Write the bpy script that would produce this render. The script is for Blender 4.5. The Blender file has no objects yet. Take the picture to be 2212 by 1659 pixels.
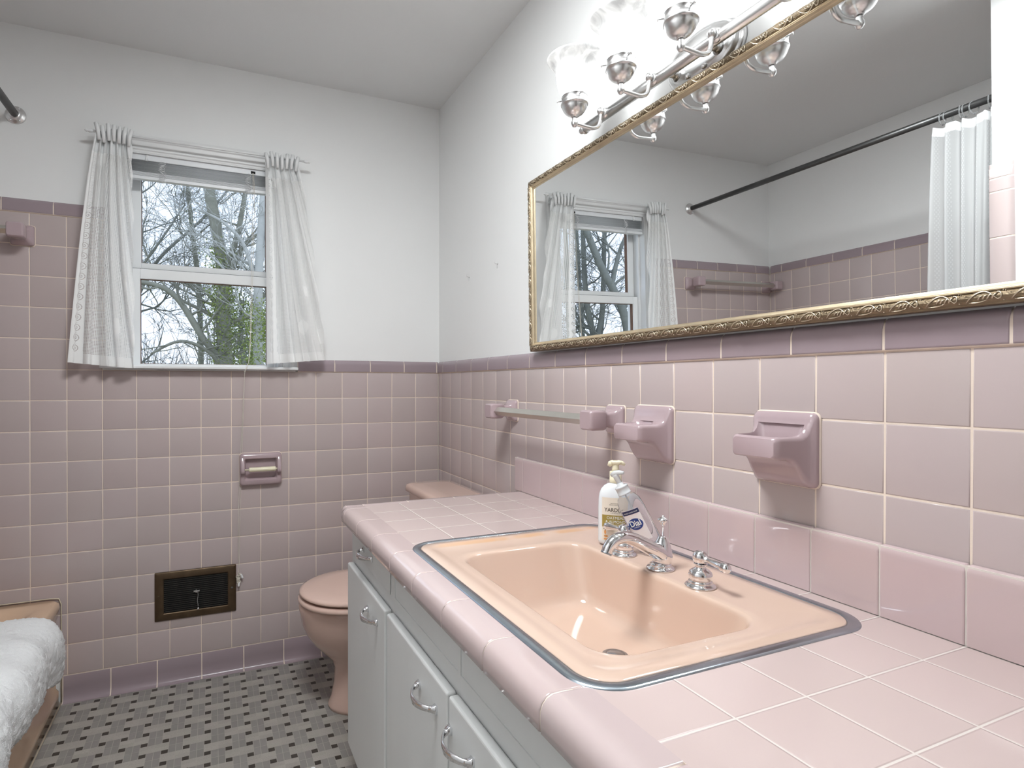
import bpy, bmesh, math, random
from math import sin, cos, pi, sqrt, atan2, radians
from mathutils import Vector, Matrix, noise
random.seed(7)
S = bpy.context.scene
COL = S.collection

# ---------------------------------------------------------------- camera
cam_d = bpy.data.cameras.new('camera')
cam = bpy.data.objects.new('camera', cam_d); COL.objects.link(cam)
cam_d.sensor_fit = 'HORIZONTAL'; cam_d.sensor_width = 36.0
cam_d.lens = 1242.003 / 2212 * 36.0
cam_d.shift_x = 112.72 / 2212; cam_d.shift_y = 7.19 / 2212
cam_d.clip_start = 0.02; cam_d.clip_end = 300
R_ = Vector((0.919038977, -0.394165601, 0.000915827))
U_ = Vector((0.0011828, 0.00508126, 0.99998639))
F_ = Vector((0.39416489, 0.91902539, -0.00513609))
M = Matrix(((R_.x, U_.x, -F_.x, -0.94220), (R_.y, U_.y, -F_.y, -2.44506), (R_.z, U_.z, -F_.z, 1.13871), (0, 0, 0, 1)))
cam.matrix_world = M
S.camera = cam
# ---------------------------------------------------------------- view
S.view_settings.view_transform = 'Standard'; S.view_settings.look = 'None'
S.view_settings.gamma = 1.0; S.view_settings.use_curve_mapping = False
S.view_settings.exposure = 0.20
# ---------------------------------------------------------------- world: bright overcast sky
W = bpy.data.worlds.new('overcast_sky'); S.world = W; W.use_nodes = True
nt = W.node_tree; nt.nodes.clear()
wo = nt.nodes.new('ShaderNodeOutputWorld'); bg = nt.nodes.new('ShaderNodeBackground')
tc = nt.nodes.new('ShaderNodeTexCoord'); nz = nt.nodes.new('ShaderNodeTexNoise'); rp = nt.nodes.new('ShaderNodeValToRGB')
nz.inputs['Scale'].default_value = 2.5; nz.inputs['Detail'].default_value = 3
rp.color_ramp.elements[0].color = (0.62, 0.74, 0.95, 1); rp.color_ramp.elements[0].position = 0.3
rp.color_ramp.elements[1].color = (0.80, 0.87, 1.0, 1); rp.color_ramp.elements[1].position = 0.7
nt.links.new(tc.outputs['Generated'], nz.inputs['Vector']); nt.links.new(nz.outputs['Fac'], rp.inputs['Fac'])
nt.links.new(rp.outputs['Color'], bg.inputs['Color']); nt.links.new(bg.outputs[0], wo.inputs[0])
bg.inputs['Strength'].default_value = 1.55
SHADE_E = 2.3          # emission of the four lamp shades
FILL_E = 39.0           # emission of the added ceiling fill light, out of view

# ================================================================ helpers
def newmat(name):
    m = bpy.data.materials.new(name); m.use_nodes = True
    n = m.node_tree; n.nodes.clear()
    out = n.nodes.new('ShaderNodeOutputMaterial')
    return m, n, out

def mat(name, col, rough=0.5, metal=0.0, spec=0.5, coat=0.0, var=0.0, vscale=8.0, bump=0.0, bscale=60.0, attr=None,
        trans=0.0, ior=1.45, emit=None, estr=0.0, sss=0.0, col2=None, rvar=0.0, stretch=None):
    m, n, out = newmat(name)
    b = n.nodes.new('ShaderNodeBsdfPrincipled'); n.links.new(b.outputs[0], out.inputs[0])
    b.inputs['Roughness'].default_value = rough; b.inputs['Metallic'].default_value = metal
    b.inputs['Specular IOR Level'].default_value = spec; b.inputs['Coat Weight'].default_value = coat
    b.inputs['Coat Roughness'].default_value = 0.04
    b.inputs['Transmission Weight'].default_value = trans; b.inputs['IOR'].default_value = ior
    if sss: b.inputs['Subsurface Weight'].default_value = sss; b.inputs['Subsurface Radius'].default_value = (0.01, 0.006, 0.004)
    if emit: b.inputs['Emission Color'].default_value = (*emit, 1); b.inputs['Emission Strength'].default_value = estr
    c = (*col, 1); src = None
    t = n.nodes.new('ShaderNodeTexCoord'); vec = t.outputs['Object']
    if stretch:
        mp = n.nodes.new('ShaderNodeMapping'); mp.inputs['Scale'].default_value = stretch
        n.links.new(vec, mp.inputs['Vector']); vec = mp.outputs[0]
    nzn = n.nodes.new('ShaderNodeTexNoise'); nzn.inputs['Scale'].default_value = vscale; nzn.inputs['Detail'].default_value = 4
    n.links.new(vec, nzn.inputs['Vector'])
    mx = n.nodes.new('ShaderNodeMix'); mx.data_type = 'RGBA'
    d = var
    mx.inputs['A'].default_value = (*[x * (1 - d) for x in col], 1)
    mx.inputs['B'].default_value = (*[min(1, x * (1 + d)) for x in col], 1) if col2 is None else (*col2, 1)
    n.links.new(nzn.outputs['Fac'], mx.inputs['Factor']); src = mx.outputs['Result']
    if attr:
        a = n.nodes.new('ShaderNodeAttribute'); a.attribute_name = attr
        m2 = n.nodes.new('ShaderNodeMix'); m2.data_type = 'RGBA'; m2.blend_type = 'MULTIPLY'; m2.inputs['Factor'].default_value = 1
        n.links.new(src, m2.inputs['A']); n.links.new(a.outputs['Color'], m2.inputs['B']); src = m2.outputs['Result']
    n.links.new(src, b.inputs['Base Color'])
    if rvar:
        mr = n.nodes.new('ShaderNodeMapRange'); mr.inputs['To Min'].default_value = max(0, rough - rvar); mr.inputs['To Max'].default_value = rough + rvar
        n.links.new(nzn.outputs['Fac'], mr.inputs['Value']); n.links.new(mr.outputs[0], b.inputs['Roughness'])
    if bump:
        n2 = n.nodes.new('ShaderNodeTexNoise'); n2.inputs['Scale'].default_value = bscale; n2.inputs['Detail'].default_value = 5
        n.links.new(vec, n2.inputs['Vector'])
        bp = n.nodes.new('ShaderNodeBump'); bp.inputs['Strength'].default_value = bump; bp.inputs['Distance'].default_value = 0.002
        n.links.new(n2.outputs['Fac'], bp.inputs['Height']); n.links.new(bp.outputs[0], b.inputs['Normal'])
    return m

class MB:
    def __init__(s): s.v = []; s.f = []; s.mi = []; s.sm = []; s.c = []; s.uv = {}
    def vert(s, p): s.v.append(tuple(p)); return len(s.v) - 1
    def face(s, idx, mi=0, sm=True, c=(1, 1, 1)):
        s.f.append(tuple(idx)); s.mi.append(mi); s.sm.append(sm); s.c.append(c)
    def quad(s, pts, mi=0, sm=False, c=(1, 1, 1)):
        b = len(s.v); s.v += [tuple(p) for p in pts]; s.face(range(b, b + len(pts)), mi, sm, c)
    def box(s, a, b, mi=0, c=(1, 1, 1)):
        x0, x1 = sorted((a[0], b[0])); y0, y1 = sorted((a[1], b[1])); z0, z1 = sorted((a[2], b[2]))
        k = len(s.v)
        s.v += [(x0, y0, z0), (x1, y0, z0), (x1, y1, z0), (x0, y1, z0), (x0, y0, z1), (x1, y0, z1), (x1, y1, z1), (x0, y1, z1)]
        for q in ((0, 3, 2, 1), (4, 5, 6, 7), (0, 1, 5, 4), (1, 2, 6, 5), (2, 3, 7, 6), (3, 0, 4, 7)):
            s.face([k + i for i in q], mi, False, c)
        return s
    def loft(s, rings, cap0=True, cap1=True, mi=0, sm=True, closed=True, c=(1, 1, 1)):
        n = len(rings[0]); base = len(s.v)
        for r in rings: s.v += [tuple(p) for p in r]
        for i in range(len(rings) - 1):
            for j in range(n if closed else n - 1):
                a = base + i * n + j; b = base + i * n + (j + 1) % n
                s.face((a, b, b + n, a + n), mi, sm, c)
        if cap0: s.face([base + j for j in range(n)][::-1], mi, False, c)
        if cap1: s.face([base + (len(rings) - 1) * n + j for j in range(n)], mi, False, c)
        return s
    def tube(s, pts, r, n=8, mi=0, caps=True, c=(1, 1, 1)):
        pts = [Vector(p) for p in pts]; rings = []
        rs = r if hasattr(r, '__len__') else [r] * len(pts)
        t0 = (pts[1] - pts[0]).normalized()
        up = Vector((0, 0, 1)) if abs(t0.z) < 0.9 else Vector((1, 0, 0))
        a = t0.cross(up).normalized()
        for i, p in enumerate(pts):
            if i == 0: t = pts[1] - pts[0]
            elif i == len(pts) - 1: t = pts[-1] - pts[-2]
            else: t = (pts[i + 1] - pts[i]).normalized() + (pts[i] - pts[i - 1]).normalized()
            if t.length < 1e-9: t = t0
            t.normalize(); a = (a - t * a.dot(t))
            if a.length < 1e-6: a = t.orthogonal()
            a.normalize(); b = t.cross(a)
            rings.append([p + (a * cos(2 * pi * k / n) + b * sin(2 * pi * k / n)) * rs[i] for k in range(n)])
        return s.loft(rings, caps, caps, mi, True, True, c)
    def lathe(s, prof, o=(0, 0, 0), axis='Z', n=24, mi=0, sm=True, caps=True):
        """prof: list of (r, h) along axis"""
        o = Vector(o); ax = axis if not isinstance(axis, str) else {'X': Vector((1, 0, 0)), 'Y': Vector((0, 1, 0)), 'Z': Vector((0, 0, 1))}[axis]
        ax = Vector(ax).normalized(); a = ax.orthogonal().normalized(); b = ax.cross(a)
        rings = [[o + ax * h + (a * cos(2 * pi * k / n) + b * sin(2 * pi * k / n)) * max(r, 1e-5) for k in range(n)] for r, h in prof]
        return s.loft(rings, caps, caps, mi, sm)
    def mesh(s, name):
        me = bpy.data.meshes.new(name); me.from_pydata(s.v, [], s.f); me.update()
        me.polygons.foreach_set('material_index', s.mi); me.polygons.foreach_set('use_smooth', s.sm)
        if any(c != (1, 1, 1) for c in s.c):
            ca = me.color_attributes.new('tint', 'FLOAT_COLOR', 'CORNER'); buf = []
            for f, c in zip(s.f, s.c): buf += [c[0], c[1], c[2], 1.0] * len(f)
            ca.data.foreach_set('color', buf)
        return me

def recalc(o):
    bm = bmesh.new(); bm.from_mesh(o.data); bmesh.ops.remove_doubles(bm, verts=bm.verts, dist=1e-6)
    bmesh.ops.recalc_face_normals(bm, faces=bm.faces); bm.to_mesh(o.data); bm.free(); return o

def obj(name, mb, mats, parent=None, bevel=0, seg=2, sub=0, fix=True, loc=None, rot=None, angle=40):
    me = mb.mesh(name) if isinstance(mb, MB) else mb
    for m in (mats if isinstance(mats, (list, tuple)) else [mats]): me.materials.append(m)
    o = bpy.data.objects.new(name, me); COL.objects.link(o)
    if fix: recalc(o)
    if loc is not None: o.location = loc
    if rot is not None: o.rotation_euler = rot
    if parent is not None: o.parent = parent
    if bevel:
        b = o.modifiers.new('bevel', 'BEVEL'); b.width = bevel; b.segments = seg; b.limit_method = 'ANGLE'; b.angle_limit = radians(angle)
        b.harden_normals = False
    if sub:
        b = o.modifiers.new('sub', 'SUBSURF'); b.levels = sub; b.render_levels = sub
    return o

def thing(name, label, cat, loc=(0, 0, 0), rot=(0, 0, 0), group=None):
    o = bpy.data.objects.new(name, None); COL.objects.link(o); o.empty_display_size = 0.05
    o.location = loc; o.rotation_euler = rot
    o['label'] = label; o['category'] = cat
    if group: o['group'] = group
    return o
def tag(o, label, cat, group=None, kind=None):
    o['label'] = label; o['category'] = cat
    if group: o['group'] = group
    if kind: o['kind'] = kind
    return o
def struct(o): o['kind'] = 'structure'; return o
def boolean(o, cutter):
    m = o.modifiers.new('cut', 'BOOLEAN'); m.object = cutter; m.operation = 'DIFFERENCE'; m.solver = 'EXACT'
    dg = bpy.context.evaluated_depsgraph_get(); dg.update()
    me = bpy.data.meshes.new_from_object(o.evaluated_get(dg)); o.modifiers.clear(); old = o.data; o.data = me
    bpy.data.objects.remove(cutter); return o
def smooth_by_angle(o, deg=35):
    me = o.data
    me.polygons.foreach_set('use_smooth', [True] * len(me.polygons))
    bm = bmesh.new(); bm.from_mesh(me)
    for e in bm.edges:
        if len(e.link_faces) == 2 and e.calc_face_angle(0) > radians(deg): e.smooth = False
    bm.to_mesh(me); bm.free(); return o

def rrect(cx, cy, hx, hy, r, n=6):
    r = min(r, hx, hy); pts = []
    for qx, qy, a0 in ((1, 1, 0), (-1, 1, pi / 2), (-1, -1, pi), (1, -1, 3 * pi / 2)):
        for k in range(n + 1):
            a = a0 + pi / 2 * k / n
            pts.append((cx + qx * (hx - r) + r * cos(a), cy + qy * (hy - r) + r * sin(a)))
    return pts
def arc3(p0, p1, p2, n=8):
    p0, p1, p2 = map(Vector, (p0, p1, p2))
    return [p0 * (1 - t) ** 2 + p1 * 2 * t * (1 - t) + p2 * t * t for t in [i / n for i in range(n + 1)]]
def spline(pts, n=6):
    P = [Vector(p) for p in pts]; out = []
    for i in range(len(P) - 1):
        a = P[max(i - 1, 0)]; b = P[i]; c = P[i + 1]; d = P[min(i + 2, len(P) - 1)]
        for k in range(n):
            t = k / n
            out.append(0.5 * ((2 * b) + (c - a) * t + (2 * a - 5 * b + 4 * c - d) * t * t + (3 * b - a - 3 * c + d) * t ** 3))
    out.append(P[-1]); return out

# ================================================================ materials
PINK = (0.52, 0.438, 0.43); MAUVE = (0.345, 0.275, 0.30)
M_paint = mat('painted_plaster', (0.85, 0.855, 0.85), 0.45, var=0.015, vscale=3, bump=0.12, bscale=35)
M_ceil = mat('ceiling_paint', (0.80, 0.81, 0.81), 0.6, var=0.02, vscale=2, bump=0.25, bscale=45)
M_tile = mat('pink_wall_tile', PINK, 0.20, var=0.03, vscale=5, attr='tint', bump=0.02, bscale=12)
M_trimtile = mat('mauve_trim_tile', MAUVE, 0.22, var=0.04, vscale=6, attr='tint')
M_grout = mat('cream_grout', (0.80, 0.68, 0.585), 0.85, var=0.12, vscale=14, bump=0.2, bscale=200)
M_mauve = mat('mauve_glazed_ceramic', (0.45, 0.345, 0.365), 0.12, coat=0.5, var=0.04, vscale=20)
M_white = mat('white_gloss_paint', (0.80, 0.81, 0.81), 0.35, var=0.02, vscale=12, bump=0.05, bscale=30)
M_cab = mat('worn_white_cabinet_paint', (0.74, 0.75, 0.745), 0.42, var=0.06, vscale=9, bump=0.15, bscale=18, stretch=(1, 1, 0.15), rvar=0.1)
M_sashwood = mat('bare_wood_glazing_edge', (0.16, 0.09, 0.06), 0.7, var=0.3, vscale=30)
M_chrome = mat('polished_chrome', (0.82, 0.82, 0.84), 0.06, metal=1.0)
M_nickel = mat('brushed_nickel', (0.80, 0.80, 0.80), 0.28, metal=1.0, var=0.08, vscale=40, stretch=(1, 1, 8))
M_steel = mat('brushed_steel_rim', (0.44, 0.50, 0.56), 0.24, metal=1.0, var=0.15, vscale=60)  # blue tint puts the reflected window sky into the steel colour
M_rod = mat('dark_pewter_rod', (0.10, 0.10, 0.10), 0.38, metal=0.8, var=0.3, vscale=30)
M_alu = mat('satin_aluminium_bar', (0.60, 0.575, 0.53), 0.35, metal=0.9, var=0.06, vscale=20)
M_mirror = mat('silvered_mirror', (0.96, 0.97, 0.97), 0.0, metal=1.0)
M_gold = mat('antique_gold_leaf', (0.70, 0.585, 0.41), 0.32, metal=0.85, var=0.2, vscale=30)
M_goldd = mat('dark_antique_gilt', (0.24, 0.185, 0.12), 0.4, metal=0.75, var=0.4, vscale=60, bump=0.5, bscale=250)
M_silverg = mat('worn_gilt_scroll', (0.72, 0.63, 0.49), 0.3, metal=0.9, var=0.2, vscale=60)
M_bronze = mat('oiled_bronze_plate', (0.125, 0.085, 0.052), 0.42, metal=0.75, var=0.5, vscale=25, bump=0.1, bscale=80)
M_black = mat('dark_duct_interior', (0.01, 0.01, 0.01), 0.8)
M_louver = mat('dusty_dark_louver', (0.15, 0.145, 0.13), 0.45, metal=0.4, var=0.3, vscale=50)
M_peach = mat('peach_vitreous_china', (0.64, 0.46, 0.365), 0.10, coat=0.6, var=0.02, vscale=4)
M_tub = mat('worn_peach_enamel', (0.70, 0.49, 0.34), 0.16, coat=0.4, var=0.12, vscale=7, bump=0.03, bscale=20)
M_toilet = mat('peach_toilet_china', (0.70, 0.50, 0.425), 0.10, coat=0.6, var=0.02, vscale=4)
M_ctile = mat('pale_pink_counter_tile', (0.68, 0.535, 0.50), 0.14, coat=0.3, attr='tint', var=0.03, vscale=8)
M_splash = mat('rose_backsplash_tile', (0.57, 0.445, 0.447), 0.10, coat=0.5, attr='tint', var=0.04, vscale=8)
M_cgrout = mat('white_counter_grout', (0.70, 0.64, 0.59), 0.8, var=0.08, vscale=30)
M_cream = mat('cream_plastic', (0.84, 0.78, 0.58), 0.35)
M_whitep = mat('white_plastic', (0.83, 0.84, 0.85), 0.3)
M_cord = mat('cotton_cord', (0.72, 0.68, 0.60), 0.9)
M_caulk = mat('aged_caulk', (0.62, 0.55, 0.42), 0.7, var=0.2, vscale=30)

# ================================================================ room shell
T = 0.1095; Z0 = 1.1896; ZC = 2.388; XL = -2.19; YF = -3.35; XP = -1.44; YP = -1.40; PAINT = 0.006
WX0, WX1, WZ0, WZ1 = -1.237, -0.700, 1.190, 2.000      # window opening
def tint(a=0.03):
    k = 1 + random.uniform(-a, a); return (k * (1 + random.uniform(-.012, .012)), k, k * (1 + random.uniform(-.012, .012)))
def tiles(mb, rects, O, A, B, N, depth=0.002, mi=0, tn=0.03, gap=0.0028):
    """rects (a0,b0,a1,b1) in the plane spanned by A,B from O; tile faces end at O + N*0, edges sink to -N*depth"""
    O, A, B, N = map(Vector, (O, A, B, N))
    for (a0, b0, a1, b1) in rects:
        if a1 - a0 < 0.004 or b1 - b0 < 0.004: continue
        g = gap / 2; c = tint(tn); rings = []
        for ins, dp in ((g, -depth), (g + 0.0003, -depth * 0.45), (g + 0.0014, -0.0002), (g + 0.0022, 0.0)):
            rings.append([O + A * x + B * y + N * dp for x, y in ((a0 + ins, b0 + ins), (a1 - ins, b0 + ins), (a1 - ins, b1 - ins), (a0 + ins, b1 - ins))])
        k = len(mb.v)
        for r in rings: mb.v += [tuple(p) for p in r]
        for i in range(3):
            for j in range(4):
                a = k + i * 4 + j; b = k + i * 4 + (j + 1) % 4; mb.face((a, b, b + 4, a + 4), mi, True, c)
        mb.face([k + 12 + j for j in range(4)], mi, True, c)
def joints(a, b, js):
    e = [a] + [j for j in sorted(js) if a + 1e-4 < j < b - 1e-4] + [b]
    return list(zip(e[:-1], e[1:]))
def cap_strip(mb, O, A, N, segs, z0, z1, out=0.007, tn=0.03, mi=0):
    """bullnose cap tiles: profile in (N, z), extruded along A"""
    O, A, N = map(Vector, (O, A, N)); h = z1 - z0
    prof = [(-0.001, 0.0012), (out * .40, 0.0014), (out * .60, 0.0028), (out * .64, 0.005), (out * .64, h * .60), (out * .60, h * .70), (out * .42, h * .82), (0.0, h * .92), (-0.006, h)]
    mb.loft([[O + A * t + N * (p - .0009) + Vector((0, 0, z0 + q * .985 - .0012)) for p, q in prof] for t in (segs[0][0], segs[-1][1])], False, False, 1, True, False)
    for a, b in segs:
        c = tint(tn); g = 0.0011; rings = []
        for t, k in ((a + g, .55), (a + g + .0012, 1), (a + g + .0028, 1), (b - g - .0028, 1), (b - g - .0012, 1), (b - g, .55)):
            rings.append([O + A * t + N * (p * (k if p > 0 else 1)) + Vector((0, 0, z0 + q)) for p, q in prof])
        mb.loft(rings, False, False, mi, True, False, c)

bk = Vector((0, -1, 0)); rt = Vector((-1, 0, 0))
# --- wall_back (painted, with a window hole)
w = MB(); y0, y1 = PAINT, 0.14
for (a, b, c, d) in ((XL - .15, -.05, WX0, ZC + .05), (WX1, -.05, .15, ZC + .05), (WX0, -.05, WX1, WZ0), (WX0, WZ1, WX1, ZC + .05)):
    w.box((a, y0, b), (c, y1, d))
wall_back = struct(obj('wall_back', w, M_paint, fix=False))
w = MB(); rects = []
for k in range(0, 20):
    for r in range(-5, 10):
        xa, xb = -(k + 1) * T, -k * T; za, zb = Z0 - (r + 1) * T, Z0 - r * T
        if r < 0: xb = min(xb, -1.302)
        xa = max(xa, XL + .001)
        if r < 0 and xb <= xa: continue
        rects.append((xa, za, xb, zb))
tiles(w, rects, (0, 0, 0), (1, 0, 0), (0, 0, 1), bk)
w.quad([(XL, .0012, .09), (-1.30, .0012, .09), (-1.30, .0012, Z0 + 5 * T), (XL, .0012, Z0 + 5 * T)], 1)
w.quad([(-1.30, .0012, .09), (0, .0012, .09), (0, .0012, Z0), (-1.30, .0012, Z0)], 1)
obj('wall_tiles', w, [M_tile, M_grout], wall_back)
w = MB()
cap_strip(w, (0, 0, 0), (1, 0, 0), bk, joints(-.622, -.001, [-.0095, -.1634, -.3163, -.4697]), Z0, 1.240)
cap_strip(w, (0, 0, 0), (1, 0, 0), bk, joints(XL + .006, -1.302, [-1.4614, -1.6119, -1.764, -1.916, -2.068]), Z0 + 5 * T, 1.7855)
w.quad([(-.622, .0016, Z0 - .002), (0, .0016, Z0 - .002), (0, .0056, 1.2385), (-.622, .0056, 1.2385)], 1)
w.quad([(XL, .0016, 1.735), (-1.302, .0016, 1.735), (-1.302, .0056, 1.784), (XL, .0056, 1.784)], 1)
obj('cap_tiles', w, [M_trimtile, M_grout], wall_back)
# --- baseboard_back with coved foot
def cove(mb, O, A, N, segs, h=.0946):
    O, A, N = map(Vector, (O, A, N))
    prof = [(0.022, 0.001), (0.013, 0.003), (0.006, 0.010), (0.0012, 0.022), (0.0002, h * .5), (0.0002, h - .003), (-0.001, h - .0014)]
    mb.loft([[O + A * t + N * (p - .0006) + Vector((0, 0, q if q < h - .004 else q + .0012)) for p, q in prof] for t in (segs[0][0], segs[-1][1])], False, False, 1, True, False)
    for a, b in segs:
        c = tint(.03); g = .0011
        mb.loft([[O + A * t + N * (p - s) + Vector((0, 0, q)) for p, q in prof] for t, s in ((a + g, .0015), (a + g + .0012, 0), (a + g + .0028, 0), (b - g - .0028, 0), (b - g - .0012, 0), (b - g, .0015))], False, False, 0, True, False, c)
w = MB(); cove(w, (0, 0, 0), (1, 0, 0), bk, joints(-1.438, -.001, [-.0695, -.2217, -.374, -.5262, -.6778, -.8314, -.9843, -1.1377, -1.2895]))
w.quad([(XP, .0012, 0), (0, .0012, 0), (0, .0012, .0946), (XP, .0012, .0946)], 1)
w.quad([(XP, -.02, .0006), (0, -.02, .0006), (0, 0, .0016), (XP, 0, .0016)], 1)
struct(obj('baseboard_back', w, [M_trimtile, M_grout]))
# --- wall_right
w = MB().box((PAINT, YF, -.05), (.12, .14, ZC + .05))
wall_right = struct(obj('wall_right', w, M_paint, fix=False))
w = MB(); rects = []
ys = [-(.2972 + j) * T for j in range(-1, 32)]
for (a, b) in joints(YF + .02, -.001, ys):
    for r in range(0, 10 if a > -.9 else 4): rects.append((a, Z0 - (r + 1) * T, b, Z0 - r * T))
tiles(w, rects, (0, 0, 0), (0, 1, 0), (0, 0, 1), rt)
w.quad([(.0012, YF + .02, .09), (.0012, 0, .09), (.0012, 0, Z0), (.0012, YF + .02, Z0)], 1)
obj('wall_tiles', w, [M_tile, M_grout], wall_right)
w = MB(); cj = [-.0635 - i * .15255 for i in range(0, 22)]
cap_strip(w, (0, 0, 0), (0, 1, 0), rt, joints(YF + .02, -.001, cj), Z0, 1.240)
w.quad([(.0016, YF + .02, Z0 - .002), (.0016, 0, Z0 - .002), (.0056, 0, 1.2385), (.0056, YF + .02, 1.2385)], 1)
obj('cap_tiles', w, [M_trimtile, M_grout], wall_right)
w = MB(); cove(w, (0, 0, 0), (0, 1, 0), rt, joints(-.75, -.02, cj))
w.quad([(.0012, -.75, 0), (.0012, 0, 0), (.0012, 0, .0946), (.0012, -.75, .0946)], 1)
struct(obj('baseboard_right', w, [M_trimtile, M_grout]))
# --- wall_left
w = MB().box((XL - PAINT, YF, -.05), (XL - .12, .14, ZC + .05))
wall_left = struct(obj('wall_left', w, M_paint, fix=False))
w = MB(); rects = []
for (a, b) in joints(YP + .002, -.001, [-.0315 - i * T for i in range(14)]):
    for r in range(-5, 8): rects.append((a, Z0 - (r + 1) * T, b, Z0 - r * T))
tiles(w, rects, (XL, 0, 0), (0, 1, 0), (0, 0, 1), (1, 0, 0))
w.quad([(XL - .0012, YP, .3), (XL - .0012, 0, .3), (XL - .0012, 0, 1.737), (XL - .0012, YP, 1.737)], 1)
obj('wall_tiles', w, [M_tile, M_grout], wall_left)
w = MB(); cap_strip(w, (XL, 0, 0), (0, 1, 0), (1, 0, 0), joints(YP + .002, -.006, [-.08 - i * .1525 for i in range(10)]), 1.7371, 1.7855)
w.quad([(XL - .0016, YP, 1.735), (XL - .0016, 0, 1.735), (XL - .0056, 0, 1.784), (XL - .0056, YP, 1.784)], 1)
obj('cap_tiles', w, [M_trimtile, M_grout], wall_left)
# --- partition wall at the foot of the tub (closet side wall continues to the entry)
w = MB().box((XL - .1, YP - PAINT, -.05), (XP - PAINT, YF, ZC + .05))
part = struct(obj('wall_partition', w, M_paint, fix=False))
w = MB(); rects = []
for (a, b) in joints(XL + .002, XP - .02, [-i * T for i in range(13, 20)]):
    for r in range(-5, 8): rects.append((a, Z0 - (r + 1) * T, b, Z0 - r * T))
tiles(w, rects, (0, YP, 0), (1, 0, 0), (0, 0, 1), (0, 1, 0))
w.quad([(XL, YP - .0012, .3), (XP - .001, YP - .0012, .3), (XP - .001, YP - .0012, 1.737), (XL, YP - .0012, 1.737)], 1)
obj('wall_tiles', w, [M_tile, M_grout], part)
# bullnose column round the partition edge
w = MB(); zz = [1.811, 1.761, 1.718, 1.571, 1.419, 1.267, 1.114, .962, .809, .657, .505, .372]
for zt, zb in zip(zz[:-1], zz[1:]):
    c = tint(.03); t = .0011; rings = []
    for z, s in ((zb + t, .6), (zb + t + .0012, 1), (zb + t + .0028, 1), (zt - t - .0028, 1), (zt - t - .0012, 1), (zt - t, .6)):
        if zt > 1.8 and z > 1.79: s = .3 if z > 1.805 else .9
        o_ = .009 * s
        pr = [(XP - .006, YP + .0003), (XP + o_ * .3, YP + .0005), (XP + o_, YP - .004), (XP + o_, YP - .040), (XP + o_ * .8, YP - .050), (XP + o_ * .4, YP - .057), (XP - .006, YP - .062)]
        rings.append([(x, y, z) for x, y in pr])
    w.loft(rings, False, zt > 1.8, 0, True, False, c)
for i in range(10):      # narrow strip on the tub-side face
    za = .372 + i * .1525 - .03; zb = min(za + .1525, 1.80)
    tiles(w, [(XP - .020, za, XP - .006, zb)], (0, YP + .0006, 0), (1, 0, 0), (0, 0, 1), (0, 1, 0))
w.loft([[(x - .0008, y - .0004, z) for x, y in [(XP - .006, YP + .0003), (XP + .0027, YP + .0005), (XP + .009, YP - .004), (XP + .009, YP - .040), (XP + .0072, YP - .050), (XP + .0036, YP - .057), (XP - .006, YP - .062)]] for z in (.372, 1.795)], False, False, 1, True, False)
obj('bullnose_column', w, [M_tile, M_grout], part, fix=False)
# --- wall_front with a plain door opening into the hall, ceiling, floor
w = MB().box((XP - .05, YF, -.05), (.12, YF - .1, ZC + .05))
wall_front = struct(obj('wall_front', w, M_paint, fix=False))
w = MB().box((XL - .15, YF - .1, ZC), (.15, .14, ZC + .08)); struct(obj('ceiling', w, M_ceil, fix=False))
M_dk = mat('hall_door_paint', (0.10, 0.07, 0.05), 0.5, var=0.1)
w = MB().box((-1.30, YF + .001, .001), (-.52, YF + .04, 2.03)); d = obj('door_1', w, M_dk, bevel=.003); struct(d)
# floor: basket-weave sheet of small squares and bricks
M_fl = [mat('floor_grout', (0.414, 0.385, 0.345), .6, var=.1, vscale=20),
        mat('grey_floor_brick', (0.27, 0.255, 0.239), .42, var=.08, vscale=15, attr='tint', bump=.03, bscale=90),
        mat('speckled_floor_brick', (0.385, 0.359, 0.325), .45, var=.28, vscale=420, attr='tint', bump=.03, bscale=90),
        mat('dark_floor_square', (0.055, 0.047, 0.040), .4, var=.2, vscale=60, attr='tint')]
w = MB(); w.box((XL, YF - .05, -.06), (.05, .12, 0.0), 0)
ux, uy = .0204, .01985; fx0, fy0 = -1.2151, -.0275
def fr(x0, y0, x1, y1, mi):
    X0 = fx0 + x0 * ux; X1 = fx0 + x1 * ux; Y1 = fy0 - y0 * uy; Y0 = fy0 - y1 * uy
    X0 = max(X0, XP - .02); X1 = min(X1, 0); Y0 = max(Y0, YF); Y1 = min(Y1, 0)
    if X1 - X0 < .003 or Y1 - Y0 < .003: return
    g = .0007; k = 1 + random.uniform(-.06, .06)
    w.quad([(X0 + g, Y0 + g, .0004), (X1 - g, Y0 + g, .0004), (X1 - g, Y1 - g, .0004), (X0 + g, Y1 - g, .0004)], mi, False, (k, k * random.uniform(.985, 1.015), k))
for i in range(-3, 11):
    for j in range(-2, 29):
        X, Y = i * 6, j * 6
        for (a, b) in ((1, 0), (4, 3)):
            for cx in (0, 1):
                for cy in (0, 2): fr(X + a + cx, Y + b + cy, X + a + cx + 1, Y + b + cy + 2, 1)
        for (a, b) in ((0, 4), (3, 1)):
            for cy in (0, 1):
                for cx in (0, 2): fr(X + a + cx, Y + b + cy, X + a + cx + 2, Y + b + cy + 1, 2)
        for (a, b) in ((0, 0), (0, 3), (3, 0), (3, 3)): fr(X + a, Y + b, X + a + 1, Y + b + 1, 3)
struct(obj('floor', w, M_fl, fix=False))
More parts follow.
